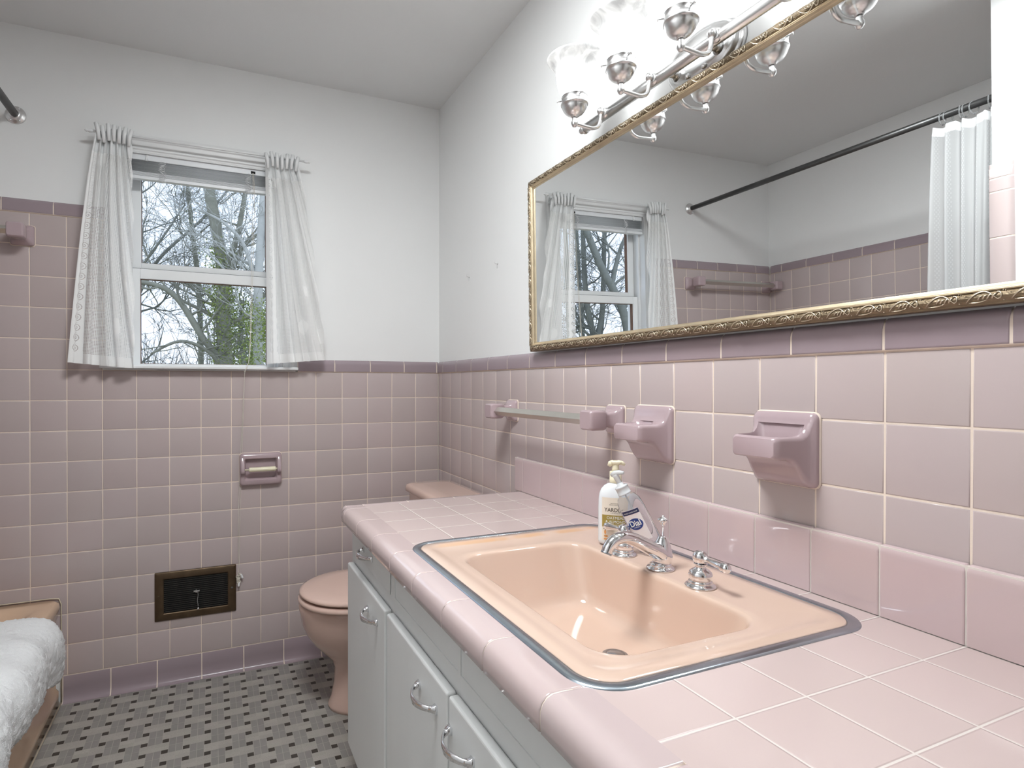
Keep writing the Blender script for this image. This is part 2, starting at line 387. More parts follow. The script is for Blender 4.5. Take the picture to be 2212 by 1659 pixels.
# added fill light under the ceiling, unseen, to even out the room brightness
if FILL_E:
    M_fill = mat('fill_light_glow', (.9, .9, .88), .4, emit=(.95, .985, 1), estr=FILL_E)
    for lab, P_ in (('added round fill light under the ceiling, out of view', (-.82, -1.56, ZC)),):
        cl = thing('fill_light', lab, 'fill light', P_)
        obj('fill_dome', MB().lathe([(.02, -.026), (.16, -.0255), (.260, -.022), (.276, -.013), (.278, -.006)], n=40), M_fill, cl)
        obj('fill_ring', MB().lathe([(.282, -.020), (.29, -.014), (.29, -.001)], n=40), M_nickel, cl)

# ================================================================ window
win = bpy.data.objects.new('window_1', None); COL.objects.link(win); win['kind'] = 'structure'; win.location = ((WX0 + WX1) / 2, 0, WZ0)
def wp(name, mb, m, **k):
    o = obj(name, mb, m, **k); o.parent = win; o.matrix_parent_inverse = Matrix.Translation(win.location).inverted(); return o
# casing with stepped moulding
def casing_side(mb, xa, xb):      # xa = outer
    s = 1 if xb > xa else -1
    prof = [(xa, .0055), (xa, -.016), (xa + s * .012, -.020), (xa + s * .020, -.020), (xa + s * .024, -.015), (xa + s * .044, -.013), (xa + s * .048, -.0165), (xa + s * .054, -.0165), (xa + s * .057, -.012), (xb, -.011), (xb, .0055)]
    mb.loft([[(x, y, z) for x, y in prof] for z in (1.207, 2.0)], True, True, 0, False)
w = MB(); casing_side(w, -1.302, WX0); casing_side(w, -.636, WX1)
zt = 2.064
prof = [(zt, .0055), (zt, -.016), (zt - .012, -.020), (zt - .020, -.020), (zt - .024, -.015), (zt - .044, -.013), (zt - .048, -.0165), (zt - .054, -.0165), (zt - .057, -.012), (2.0, -.011), (2.0, .0055)]
w.loft([[(x, y, z) for z, y in prof] for x in (-1.302, -.636)], True, True, 0, False)
wp('casing', w, M_white, bevel=.0012)
w = MB().box((-1.318, -.040, 1.196), (-.624, .046, 1.2075)); w.box((-1.312, -.012, 1.1905), (-.632, .005, 1.196))
wp('window_stool', w, M_white, bevel=.003)
w = MB()      # jamb liners
w.box((WX0, -.010, 1.207), (WX0 + .003, .135, WZ1)); w.box((WX1 - .003, -.010, 1.207), (WX1, .135, WZ1)); w.box((WX0, -.010, WZ1 - .003), (WX1, .135, WZ1)); w.box((WX0, .046, 1.185), (WX1, .139, 1.2))
w.box((WX0 + .003, .030, 1.207), (WX0 + .013, .043, WZ1)); w.box((WX1 - .013, .030, 1.207), (WX1 - .003, .043, WZ1))
wp('jamb', w, M_white, fix=False)
def sash(y, z0, z1, bot, top, name):
    x0, x1 = WX0 + .004, WX1 - .004; st = .036; w = MB()
    w.box((x0, y, z0), (x0 + st, y + .032, z1)); w.box((x1 - st, y, z0), (x1, y + .032, z1))
    w.box((x0 + st + .0001, y + .0003, z0), (x1 - st - .0001, y + .0317, z0 + bot)); w.box((x0 + st + .0001, y + .0003, z1 - top), (x1 - st - .0001, y + .0317, z1))
    s = wp(name, w, M_white, bevel=.0015, fix=False)
    g = MB(); a = .0015
    for (p, q) in (((x0 + st - .001, z0 + bot), (x0 + st + a, z1 - top)), ((x1 - st - a, z0 + bot), (x1 - st + .001, z1 - top)), ((x0 + st, z0 + bot - .001), (x1 - st, z0 + bot + a * 1.2)), ((x0 + st, z1 - top - a), (x1 - st, z1 - top + .001))):
        g.box((p[0], y + .008, p[1]), (q[0], y + .028, q[1]))
    ge = obj('glazing_edge', g, M_sashwood); ge.parent = s
    g = MB(); g.quad([(x0 + st, y + .018, z0 + bot), (x1 - st, y + .018, z0 + bot), (x1 - st, y + .018, z1 - top), (x0 + st, y + .018, z1 - top)])
    gl = obj('glass_pane', g, M_glass, fix=False); gl.parent = s
M_glass, n_, out_ = newmat('window_glass')
tb = n_.nodes.new('ShaderNodeBsdfTransparent'); gb = n_.nodes.new('ShaderNodeBsdfGlossy'); ms = n_.nodes.new('ShaderNodeMixShader'); fr_ = n_.nodes.new('ShaderNodeFresnel')
fr_.inputs['IOR'].default_value = 1.45; gb.inputs['Roughness'].default_value = .01; tb.inputs['Color'].default_value = (.97, .985, .98, 1)
mq = n_.nodes.new('ShaderNodeMath'); mq.operation = 'MULTIPLY'; mq.inputs[1].default_value = .03; n_.links.new(fr_.outputs[0], mq.inputs[0]); n_.links.new(mq.outputs[0], ms.inputs[0]); n_.links.new(tb.outputs[0], ms.inputs[1]); n_.links.new(gb.outputs[0], ms.inputs[2]); n_.links.new(ms.outputs[0], out_.inputs[0])
sash(.044, 1.2005, 1.578, .016, .038, 'lower_sash')
sash(.080, 1.566, 1.996, .040, .036, 'upper_sash')
wp('dark_gap', MB().box((WX0 + .004, .058, 1.5783), (WX1 - .004, .079, 1.5815)), M_black)  # black strip painted in as the shaded gap between the sashes

# ---------------- mini blind
M_slat = mat('aluminium_blind_slat', (.78, .80, .82), .35, var=.02)
bl = thing('mini_blind', 'raised white mini blind stacked at the top of the window', 'window blind', (-.968, .012, 1.976))
X0, X1 = -.262, .262
obj('head_rail', MB().box((X0, -.012, 0), (X1, .014, .0215)), M_slat, bl, bevel=.002)
w = MB()
for i in range(11):
    z = -.0035 - i * .0036; y = .0015 * sin(i * 1.7)
    w.quad([(X0 + .002, y - .011, z - .0008), (X1 - .002, y - .011, z - .0008), (X1 - .002, y, z + .0006), (X0 + .002, y, z + .0006)], 0, True)
    w.quad([(X0 + .002, y, z + .0006), (X1 - .002, y, z + .0006), (X1 - .002, y + .011, z - .0008), (X0 + .002, y + .011, z - .0008)], 0, True)
sl = obj('slats', w, M_slat, bl, fix=False); sl.modifiers.new('thick', 'SOLIDIFY').thickness = .0006
w = MB()
for i in range(4): w.box((X0 + .001, -.012, -.0465 - i * .0036), (X1 - .001, .012, -.0437 - i * .0036))
w.box((X0, -.0125, -.0705), (X1, .0125, -.0583))
obj('bottom_rail', w, M_slat, bl, bevel=.0012)
w = MB()
for cx in (-.15, .155):
    pts = []
    for i in range(70):
        a = i * 1.35; pts.append((cx + .011 * sin(a) * (1 + .4 * sin(i * .5)), -.0155 + .0015 * cos(a * 1.3), -.004 - i * .0011 + .006 * cos(a * .9)))
    w = MB().tube(pts, .0008, 4); obj('ladder_cord', w, M_whitep, bl)
w = MB(); w.box((-.206, -.014, .012), (-.196, -.0125, .026)); w.tube([(-.201, -.016, .02), (-.201, -.018, .008), (-.203, -.017, -.004)], [.003, .0045, .0055], 8)
obj('tilt_hook', w, M_whitep, bl)
w = MB(); w.box((.165, -.0135, .004), (.182, -.012, .014)); obj('cord_lock', w, M_black, bl)
w = MB()
c1 = [(.172, -.014, .006), (.172, -.02, -.1), (.166, -.03, -.38), (.158, -.045, -.70), (.146, -.062, -.775), (.139, -.060, -.80), (.130, -.030, -1.0), (.1195, -.022, -1.25), (.116, -.020, -1.45), (.119, -.020, -1.55), (.117, -.022, -1.585)]
c2 = [(x + .004 * sin(i * 1.1) + .0025, y, z) for i, (x, y, z) in enumerate(c1)]; c2[0] = (.1745, -.014, .006)
w.tube(spline(c1, 6), .0009, 5); w.tube(spline(c2, 6), .0009, 5)
cd = obj('lift_cord', w, M_cord, bl)
w = MB(); random.seed(3); p = Vector((.117, -.024, -1.588)); pts = []
for i in range(150):
    a = i * .9; pts.append(p + Vector((.0085 * sin(a) * cos(i * .13) + .002 * sin(i), .004 * cos(a * 1.3), -.004 - i * .00022 + .007 * cos(a * .7))))
w.tube(pts, .00105, 5); k_ = obj('cord_knot', w, M_cord, bl); k_.parent = cd
for P_, D_ in (((.126, -.026, -1.590), (-.35, 0, 1)), ((.119, -.026, -1.620), (.1, 0, 1))):
    k_ = obj('cord_tassel', MB().lathe([(.002, 0), (.0034, -.004), (.0042, -.014), (.0036, -.018)], P_, Vector(D_), 10), M_whitep, bl); k_.parent = cd

# ---------------- lace window curtains and their rod
def lace_mat(name, grid, border=True, dens=1.0):
    m, n, out = newmat(name); N = n.nodes; L = n.links
    uv = N.new('ShaderNodeUVMap'); uv.uv_map = 'UVMap'; sp = N.new('ShaderNodeSeparateXYZ'); L.new(uv.outputs[0], sp.inputs[0])
    def mth(op, a, b=None, c=None):
        q = N.new('ShaderNodeMath'); q.operation = op
        for i, x in enumerate((a, b, c)):
            if x is None: continue
            if isinstance(x, (int, float)): q.inputs[i].default_value = x
            else: L.new(x, q.inputs[i])
        return q.outputs[0]
    U, V = sp.outputs[0], sp.outputs[1]       # metres along width (from the border edge) and height (from the hem)
    gx = mth('LESS_THAN', mth('ABSOLUTE', mth('SUBTRACT', mth('FRACT', mth('DIVIDE', U, grid)), .5)), .26)
    gy = mth('LESS_THAN', mth('ABSOLUTE', mth('SUBTRACT', mth('FRACT', mth('DIVIDE', V, grid)), .5)), .26)
    hole = mth('MULTIPLY', gx, gy)
    # solid motifs: soft blobs where the net is filled
    vm = N.new('ShaderNodeCombineXYZ'); L.new(mth('MULTIPLY', U, 9.0), vm.inputs[0]); L.new(mth('MULTIPLY', V, 8.0), vm.inputs[1])
    vo = N.new('ShaderNodeTexVoronoi'); vo.inputs['Scale'].default_value = 1.0; L.new(vm.outputs[0], vo.inputs['Vector'])
    motif = mth('GREATER_THAN', vo.outputs['Distance'], .24)
    hem = mth('GREATER_THAN', V, .035)
    hole = mth('MULTIPLY', mth('MULTIPLY', hole, motif), hem)
    if border:
        bw = .052; zone = mth('GREATER_THAN', mth('ADD', U, mth('MULTIPLY', mth('SINE', mth('MULTIPLY', V, 2 * pi / .045)), .003)), bw)
        hole = mth('MULTIPLY', hole, zone)
        # running scrolls made of pin holes
        pv = mth('SUBTRACT', mth('MULTIPLY', mth('FRACT', mth('DIVIDE', V, .036)), .036), .018); pu = mth('SUBTRACT', U, .026)
        rr = mth('SQRT', mth('ADD', mth('MULTIPLY', pv, pv), mth('MULTIPLY', pu, pu))); an = mth('ARCTAN2', pv, pu)
        spi = mth('SUBTRACT', mth('FRACT', mth('ADD', mth('DIVIDE', rr, .0075), mth('DIVIDE', an, 2 * pi))), .5)
        line = mth('LESS_THAN', mth('ABSOLUTE', spi), .16); inr = mth('LESS_THAN', rr, .0165)
        dots = mth('GREATER_THAN', mth('SINE', mth('MULTIPLY', an, 22.0)), -.35)
        bz = mth('SUBTRACT', 1.0, zone)
        hole = mth('ADD', hole, mth('MULTIPLY', mth('MULTIPLY', mth('MULTIPLY', line, inr), mth('MULTIPLY', dots, bz)), hem))
    hole = mth('MULTIPLY', mth('MINIMUM', hole, 1.0), dens)
    df = N.new('ShaderNodeBsdfDiffuse'); df.inputs[0].default_value = (.95, .95, .94, 1)
    tl = N.new('ShaderNodeBsdfTranslucent'); tl.inputs[0].default_value = (.84, .85, .86, 1)
    mx = N.new('ShaderNodeMixShader'); mx.inputs[0].default_value = .12; L.new(df.outputs[0], mx.inputs[1]); L.new(tl.outputs[0], mx.inputs[2])
    tr = N.new('ShaderNodeBsdfTransparent'); m2 = N.new('ShaderNodeMixShader')
    thin = mth('MAXIMUM', hole, .02)
    L.new(thin, m2.inputs[0]); L.new(mx.outputs[0], m2.inputs[1]); L.new(tr.outputs[0], m2.inputs[2]); L.new(m2.outputs[0], out.inputs[0])
    return m
M_lace = lace_mat('white_filet_lace', .0050)
M_band = mat('white_cotton_band', (.80, .81, .81), .9, bump=.1, bscale=300)

def curtain(name, label, top, bot, ztop, zb0, zb1, ybase, width, folds, amp_t, amp_b, seedv, flip=False, border_right=False):
    """gathered panel: top/bot = (x0, x1); cloth runs U = 0..width"""
    rnd = random.Random(seedv); nx, ny = 150, 46
    ph = [rnd.uniform(0, 6.28) for _ in range(4)]
    root = thing(name, label, 'curtain', (sum(top) / 2, ybase, zb0))
    w = MB(); uvs = []
    for j in range(ny + 1):
        t = j / ny; e = t ** .75
        x0 = top[0] * (1 - e) + bot[0] * e; x1 = top[1] * (1 - e) + bot[1] * e
        for i in range(nx + 1):
            s = i / nx
            zb = zb0 * (1 - s) + zb1 * s
            z = ztop * (1 - t) + zb * t
            amp = amp_t * (1 - e) + amp_b * e
            fo = folds * (1 - .45 * e)
            y = amp * (sin(2 * pi * s * fo + ph[0]) + .35 * sin(2 * pi * s * fo * 1.7 + ph[1] + t)) + .006 * sin(3 * s + ph[2] + 2 * t) * e
            x = x0 + (x1 - x0) * s + .25 * amp * sin(4 * pi * s * fo + ph[3])
            if t < .02: z += .012 + .006 * sin(2 * pi * s * folds + 1)
            w.v.append((x - root.location.x, y, z - root.location.z))
            uu = s * width; uvs.append((width - uu if flip else uu, (1 - t) * (ztop - zb0)))
    for j in range(ny):
        for i in range(nx):
            a = j * (nx + 1) + i; w.face((a, a + 1, a + nx + 2, a + nx + 1), 1 if j < 4 else 0, True)
    me = w.mesh('lace_panel'); ul = me.uv_layers.new(name='UVMap')
    for l in me.loops: ul.data[l.index].uv = uvs[l.vertex_index]
    o = obj('lace_panel', me, [M_lace, M_band], root, fix=False)
    # gathered heading: little tubes of cloth round the rod
    w = MB()
    for k in range(int(folds)):
        s = (k + .5) / int(folds); x = top[0] + (top[1] - top[0]) * s - root.location.x
        zt_ = ztop - root.location.z + .012 + .010 * rnd.random(); lean = (s - .5) * .022
        w.tube([(x, -.012, zt_ - .05), (x + lean * .3, -.015, zt_ - .02), (x + lean, -.008 - .006 * rnd.random(), zt_ + .008)], [.0055, .0065, .007], 8)
    obj('gathered_heading', w, M_band, root)
    return root
curtain('lace_curtain', 'white lace curtain on the tub side of the window, with an open scroll border', (-1.318, -1.212), (-1.406, -1.204), 2.030, 1.214, 1.195, -.066, .31, 7, .008, .013, 5)
curtain('lace_curtain', 'white lace curtain on the toilet side of the window, spreading over the plain wall', (-.752, -.630), (-.745, -.520), 2.022, 1.219, 1.237, -.066, .33, 7, .008, .013, 9)
cr = thing('curtain_rod', 'thin white curtain rod across the top of the window', 'curtain rod', (-.968, -.066, 2.034))
obj('rod', MB().tube([(-.362, 0, -.002), (.362, 0, .002)], .0045, 10), M_white, cr)
for s in (-1, 1):
    obj('finial', MB().lathe([(.003, 0), (.006, .002), (.007, .012), (.004, .018), (.006, .021), (.001, .027)], (s * .362, 0, s * .002), Vector((s, 0, 0)), 12), M_white, cr)
    w = MB(); w.tube([(s * .318, 0, 0), (s * .318, .0465, -.002)], .003, 6); w.box((s * .318 - .007, .0455, -.02), (s * .318 + .007, .0485, .016)); obj('bracket', w, M_white, cr)

# ================================================================ tub corner
tub = thing('bathtub', 'peach enamel bathtub built into the tiled corner with a white towel over its rim', 'bathtub', (-1.815, -.70, 0))
ox, oy = -1.815, -.70
def tr(hx, hy, r, z, dx=0, dy=0): return [(x + dx, y + dy, z) for x, y in rrect(0, 0, hx, hy, r, 8)]
w = MB()
HX, HY = .3725, .6985
w.loft([tr(HX - .004, HY, .02, .0), tr(HX - .004, HY, .02, .05), tr(HX - .012, HY, .02, .06), tr(HX - .012, HY, .02, .30), tr(HX - .004, HY, .02, .33), tr(HX, HY, .022, .350), tr(HX - .002, HY - .001, .024, .364), tr(HX - .012, HY - .006, .028, .372),
        tr(HX - .055, HY - .040, .06, .370), tr(HX - .072, HY - .062, .075, .366), tr(HX - .084, HY - .085, .085, .35), tr(HX - .10, HY - .12, .09, .25), tr(HX - .13, HY - .18, .10, .10), tr(HX - .17, HY - .26, .10, .055), tr(.10, .3, .08, .05)], True, True)
obj('tub_body', w, M_tub, tub)
w = MB(); w.tube([(HX + .0015, HY - .004, .002), (HX + .0015, HY - .004, .355), (HX - .006, HY - .003, .374), (HX - .03, HY - .003, .377), (-HX, HY - .003, .375)], .0020, 6)
w.tube([(HX + .001, HY, .0025), (HX + .001, -HY, .0025)], .003, 6)
obj('caulk_bead', w, M_caulk, tub)
w = MB(); w.lathe([(.0, 0), (.022, 0), (.024, .003), (.018, .006), (.0, .006)], (0, -.42, .056), 'Z', 20); obj('tub_drain', w, M_chrome, tub)

# towel draped over the rim
def towel():
    inner = [(-.235, .285), (-.228, .330), (-.222, .380)]     # x rel to XP, z
    path = spline([(-.30, .300), (-.285, .350), (-.262, .388), (-.20, .402), (-.10, .405), (-.02, .405), (.030, .392), (.056, .345), (.058, .29), (.052, .25), (.044, .222)], 7)
    path = [(p[0], p[1]) for p in [(v.x, v.y) for v in [Vector((a[0], a[1], 0)) for a in path]]]
    back = spline([(.014, .224), (.006, .26), (.004, .34), (-.004, .374), (-.03, .3785), (-.12, .3785), (-.19, .3775), (-.25, .370), (-.275, .330), (-.287, .296)], 7)
    back = [(v.x, v.y) for v in [Vector((a[0], a[1], 0)) for a in back]]
    loop = path + back
    nY = 190; y0, y1 = -.245, -1.0; rings = []; w = MB()
    cx = sum(p[0] for p in loop) / len(loop); cz = sum(p[1] for p in loop) / len(loop)
    L = []
    for k in range(len(loop)):       # resample finer
        a = loop[k]; b = loop[(k + 1) % len(loop)]; m = max(1, int(sqrt((a[0] - b[0]) ** 2 + (a[1] - b[1]) ** 2) / .0042))
        for q in range(m): L.append((a[0] + (b[0] - a[0]) * q / m, a[1] + (b[1] - a[1]) * q / m, k < len(path)))
    n = len(L)
    nrm = []
    for k in range(n):
        a = L[(k - 2) % n]; b = L[(k + 2) % n]; dx, dz = b[0] - a[0], b[1] - a[1]; l = sqrt(dx * dx + dz * dz) or 1
        nrm.append((-dz / l, dx / l))
    # shape: edge rounding at the far end
    for j in range(nY + 1):
        t = j / nY; y = y0 + (y1 - y0) * t; d = min(1, (y0 - y) / .045); endk = sqrt(max(0, 1 - (1 - d) ** 2)); ring = []
        for k, (x, z, outer) in enumerate(L):
            nx_, nz_ = nrm[k]
            hang = max(0, min(1, (.39 - z) / .18)) if x > -.02 else 0
            yy = y + .022 * hang * (1 - min(1, (y0 - y) / .3))
            fold = .008 * sin(y * 21 + z * 5) * hang + .005 * sin(y * 37 + x * 13)
            zz = z - (.045 * hang * min(1, (y0 - y) / .16) if outer else 0) * 0
            P = Vector((x * 9, yy * 9, zz * 9)); q = noise.noise(P) * .006 + (noise.noise(P * 13) * .0036 + noise.noise(P * 31) * .0052) if outer else 0
            if not outer: fold *= .15
            off = (q + (fold if outer else 0)) if endk > 0 else 0
            # thin down at the far end
            if outer:
                tx = x; tz = zz
                # nearest inner point approximated by pushing inwards along the normal
                sh = (1 - endk) * .024
                px, pz = tx + nx_ * (off - sh) * -1 * -1, tz + nz_ * (off - sh)
            else: px, pz = x, zz
            if z < .25 and outer: pz += .018 * sin(y * 9 + 1) * min(1, (.25 - z) / .04)
            ring.append((XP + px, yy, pz))
        rings.append(ring)
    w.loft(rings, True, True, 0, True)
    return w
M_towel = mat('white_terry_cloth', (.86, .865, .87), .95, var=.03, vscale=200, bump=1.0, bscale=420)
tw = obj('bath_towel', towel(), M_towel, fix=True); tag(tw, 'fluffy white terry towel hanging over the rim of the peach bathtub', 'towel')

# shower rod, rings, shower curtain
RX, RZ = -1.572, 2.073
rod = thing('shower_rod', 'dark grey metal shower curtain rod above the bathtub', 'shower rod', (RX, -.70, RZ))
obj('pole', MB().tube([(0, .695, 0), (0, -.693, 0)], .0125, 20), M_rod, rod)
fl_prof = [(.0135, .016), (.016, .015), (.018, .010), (.021, .006), (.029, .0045), (.031, .001), (.031, 0)]
for s in (1, -1):
    f = obj('wall_flange', MB().lathe([(r, h) for r, h in fl_prof], (0, s * .6995 - (.006 if s < 0 else -.005), 0), Vector((0, -s, 0)), 24), M_rod if False else M_nickel, rod)
    for a in (-.5, .6, 2.6):
        kk = obj('screw', MB().lathe([(.0035, .0), (.003, .003), (.0, .004)], (.025 * sin(a), s * .6965, -.025 * cos(a)), Vector((0, -s, 0)), 8), M_chrome, rod); kk.parent = f
M_clear = mat('clear_acrylic', (.9, .92, .93), .08, trans=.85, ior=1.35)
ring_y = [-1.205, -1.222, -1.262, -1.275, -1.300, -1.345, -1.368]
def ring_mesh():
    w = MB(); pts = [(.0, .0215 * cos(a), .0215 * sin(a) - .0085) for a in [2 * pi * i / 24 for i in range(25)]]
    w.tube(pts, .0022, 6); w.lathe([(.0, -.004), (.004, 0), (.0, .004)], (0, .004, -.030), 'Y', 8); return w
first = None
names_ = ['nearest the window', 'second from the window end', 'third from the window end', 'middle one of the row', 'third from the partition end', 'second from the partition end', 'nearest the partition wall']
for i, y in enumerate(ring_y):
    if first is None: o = first = obj('curtain_ring', ring_mesh(), M_clear, fix=True)
    else: o = first.copy(); COL.objects.link(o)
    o.location = (RX, y, RZ); o.rotation_euler = (0, 0, radians(90 + 14 * sin(i * 2.1)))
    tag(o, 'clear plastic curtain ring on the dark shower rod, ' + names_[i], 'curtain ring', 'clear rings carrying the shower curtain')
def shower_curtain():
    w = MB(); uvs = []; nx, ny = 220, 50; zt, zb = RZ - .036, .45; ya, yb = -1.188, -1.392
    for j in range(ny + 1):
        t = j / ny; e = t ** .6
        for i in range(nx + 1):
            s = i / nx; y = ya + (yb - ya) * s
            am = .020 + .026 * e
            x = am * (sin(2 * pi * s * 4.6 + .6 + .3 * e) + .4 * sin(2 * pi * s * 9.7 + 2 * e)) + .008 * sin(9 * s + 3 * t)
            y += .010 * sin(2 * pi * s * 4.6 + 2.2) * (.5 + .5 * e) + (.012 * e if s < .1 else 0) * (1 - s * 10)
            z = zt + (zb - zt) * t - (.010 * abs(sin(pi * s * 7)) * (1 - t) ** 6)
            w.v.append((RX + .004 + x, y, z)); uvs.append((s * 1.1, (1 - t) * (zt - zb)))
    for j in range(ny):
        for i in range(nx):
            a = j * (nx + 1) + i; w.face((a, a + 1, a + nx + 2, a + nx + 1), 1 if j < 1 else 0, True)
    me = w.mesh('sheer_panel'); ul = me.uv_layers.new(name='UVMap')
    for l in me.loops: ul.data[l.index].uv = uvs[l.vertex_index]
    return me
def eyelet_mat():
    m, n, out = newmat('sheer_eyelet_fabric'); N = n.nodes; L = n.links
    uv = N.new('ShaderNodeUVMap'); uv.uv_map = 'UVMap'; sp = N.new('ShaderNodeSeparateXYZ'); L.new(uv.outputs[0], sp.inputs[0])
    def mth(op, a, b=None):
        q = N.new('ShaderNodeMath'); q.operation = op
        for i, x in enumerate((a, b)):
            if x is None: continue
            if isinstance(x, (int, float)): q.inputs[i].default_value = x
            else: L.new(x, q.inputs[i])
        return q.outputs[0]
    U, V = sp.outputs[0], sp.outputs[1]
    band = mth('LESS_THAN', mth('ABSOLUTE', mth('SUBTRACT', mth('FRACT', mth('DIVIDE', U, .11)), .5)), .10)
    ck = mth('GREATER_THAN', mth('MULTIPLY', mth('SINE', mth('MULTIPLY', U, 2 * pi / .014)), mth('SINE', mth('MULTIPLY', V, 2 * pi / .016))), .25)
    pat = mth('MULTIPLY', band, ck)
    fac = mth('SUBTRACT', .16, mth('MULTIPLY', pat, .13))
    df = N.new('ShaderNodeBsdfDiffuse'); df.inputs[0].default_value = (.70, .71, .71, 1)
    tl = N.new('ShaderNodeBsdfTranslucent'); tl.inputs[0].default_value = (.80, .81, .82, 1)
    mx = N.new('ShaderNodeMixShader'); mx.inputs[0].default_value = .4; L.new(df.outputs[0], mx.inputs[1]); L.new(tl.outputs[0], mx.inputs[2])
    tr_ = N.new('ShaderNodeBsdfTransparent'); m2 = N.new('ShaderNodeMixShader')
    L.new(fac, m2.inputs[0]); L.new(mx.outputs[0], m2.inputs[1]); L.new(tr_.outputs[0], m2.inputs[2]); L.new(m2.outputs[0], out.inputs[0])
    return m
sc = obj('shower_curtain', shower_curtain(), [eyelet_mat(), M_band], fix=False)
tag(sc, 'sheer white eyelet shower curtain drawn back beside the partition, seen in the mirror', 'shower curtain')

# ceramic towel bars (posts flare from a wall plate to a square head)
def post_bm(o, out, side):
    """o: centre on wall; out: unit vector out of the wall; side: unit vector along the bar"""
    w = MB(); o = Vector(o); out = Vector(out); side = Vector(side); up = Vector((0, 0, 1))
    secs = [(0, .0350, .006), (.007, .0350, .010), (.011, .0330, .010), (.015, .0275, .009), (.022, .0225, .009), (.034, .0190, .008), (.042, .0185, .008), (.047, .0210, .008), (.051, .0240, .008), (.056, .0250, .007), (.088, .0250, .007), (.094, .0238, .007), (.0975, .0205, .007)]
    w.loft([[o + out * d + side * x + up * z for x, z in rrect(0, 0, h, h, r, 5)] for d, h, r in secs])
    return w
def towel_bar(label, A, B, out):
    A = Vector(A); B = Vector(B); out = Vector(out); sd = (B - A).normalized(); mid = (A + B) / 2
    t = thing('towel_bar', label, 'towel bar', mid)
    for P in (A, B): obj('post', post_bm(P - mid, out, sd), M_mauve, t)
    c = out * .073; r = .0142; w = MB(); up = Vector((0, 0, 1))
    w.loft([[P + c + out * r * cos(a) + up * r * sin(a) for a in (0, pi / 2, pi, 3 * pi / 2)] for P in (A - mid + sd * .024, B - mid - sd * .024)], True, True, 0, False)
    obj('bar', w, M_alu, t, bevel=.0012)
    for P in (A, B):      # cream grout round the plate
        w = MB().loft([[P - mid + out * d + sd * x + up * z for x, z in rrect(0, 0, h, h, .008, 5)] for d, h in ((0, .0372), (.0022, .0368), (.0030, .0352))], False, False)
        obj('grout_line', w, M_grout, t)
    return t
towel_bar('mauve ceramic towel bar on the mirror wall, beside the small flat dish', (-.0003, -.7125, 1.050), (-.0003, -1.260, 1.050), (-1, 0, 0))
towel_bar('mauve ceramic towel bar high on the tiled wall inside the tub corner', (-1.5515, -.0003, 1.656), (-2.150, -.0003, 1.656), (0, -1, 0))

# soap dish and tumbler holder
def dish(name, label, cat, yc, zc, deep):
    t = thing(name, label, cat, (-.0003, yc, zc))
    secs = [(0, .062, .064, -.064, .010), (.007, .062, .064, -.064, .012), (.011, .0600, .0615, -.0615, .012), (.0135, .057, .052, -.060, .012), (.017, .0555, .0415, -.058, .012), (.022, .054, .0325, -.053, .011), (.029, .0525, .0270, -.043, .010),
            (.038, .0510, .0250, -.028, .009), (.048, .0495, .0245, -.0185, .008), (.058, .048, .0245, -.0150, .008), (.074, .0465, .0245, -.0140, .008), (.081, .0450, .0238, -.0132, .008), (.0855, .0405, .0205, -.0100, .007)]
    w = MB()
    w.loft([[(-d, y, z) for y, z in rrect(0, (a + b) / 2, h, (a - b) / 2, r, 5)] for d, h, a, b, r in secs])
    o = obj('dish_body', w, M_mauve, t)
    c = MB()
    if deep:
        c.loft([[(x, y, z) for x, y in rrect(-.0165 - hx - dx, 0, hx, hy, .012, 6)] for z, hx, hy, dx in ((-.004, .022, .030, .006), (.002, .0285, .037, .002), (.014, .0300, .0395, 0), (.0225, .0312, .0408, -.0004), (.0300, .0335, .0440, -.0024), (.0440, .0360, .0480, -.0044))])
    else:
        c.loft([[(x, y, z) for x, y in rrect(-.0500, 0, hx, hy, .024, 8)] for z, hx, hy in ((.014, .018, .024), (.019, .0225, .030), (.0240, .0255, .0335), (.030, .0275, .036))])
    co = obj('cutter', c, M_mauve, t)
    bpy.context.view_layer.update()
    boolean(o, co); smooth_by_angle(o, 42)
    w = MB(); w.loft([[(-d, y, z) for y, z in rrect(0, 0, h, h + .002, .012, 5)] for d, h in ((0, .0640), (.0022, .0636), (.0030, .0620))], False, False)
    obj('grout_line', w, M_grout, t)
    return t
dish('soap_dish', 'mauve ceramic soap dish with a deep tray above the right tap handle', 'soap dish', -1.7315, 1.0262, True)
dish('toothbrush_holder', 'small mauve ceramic dish with a shallow tray, beside the towel bar end', 'toothbrush holder', -1.3985, 1.0252, False)

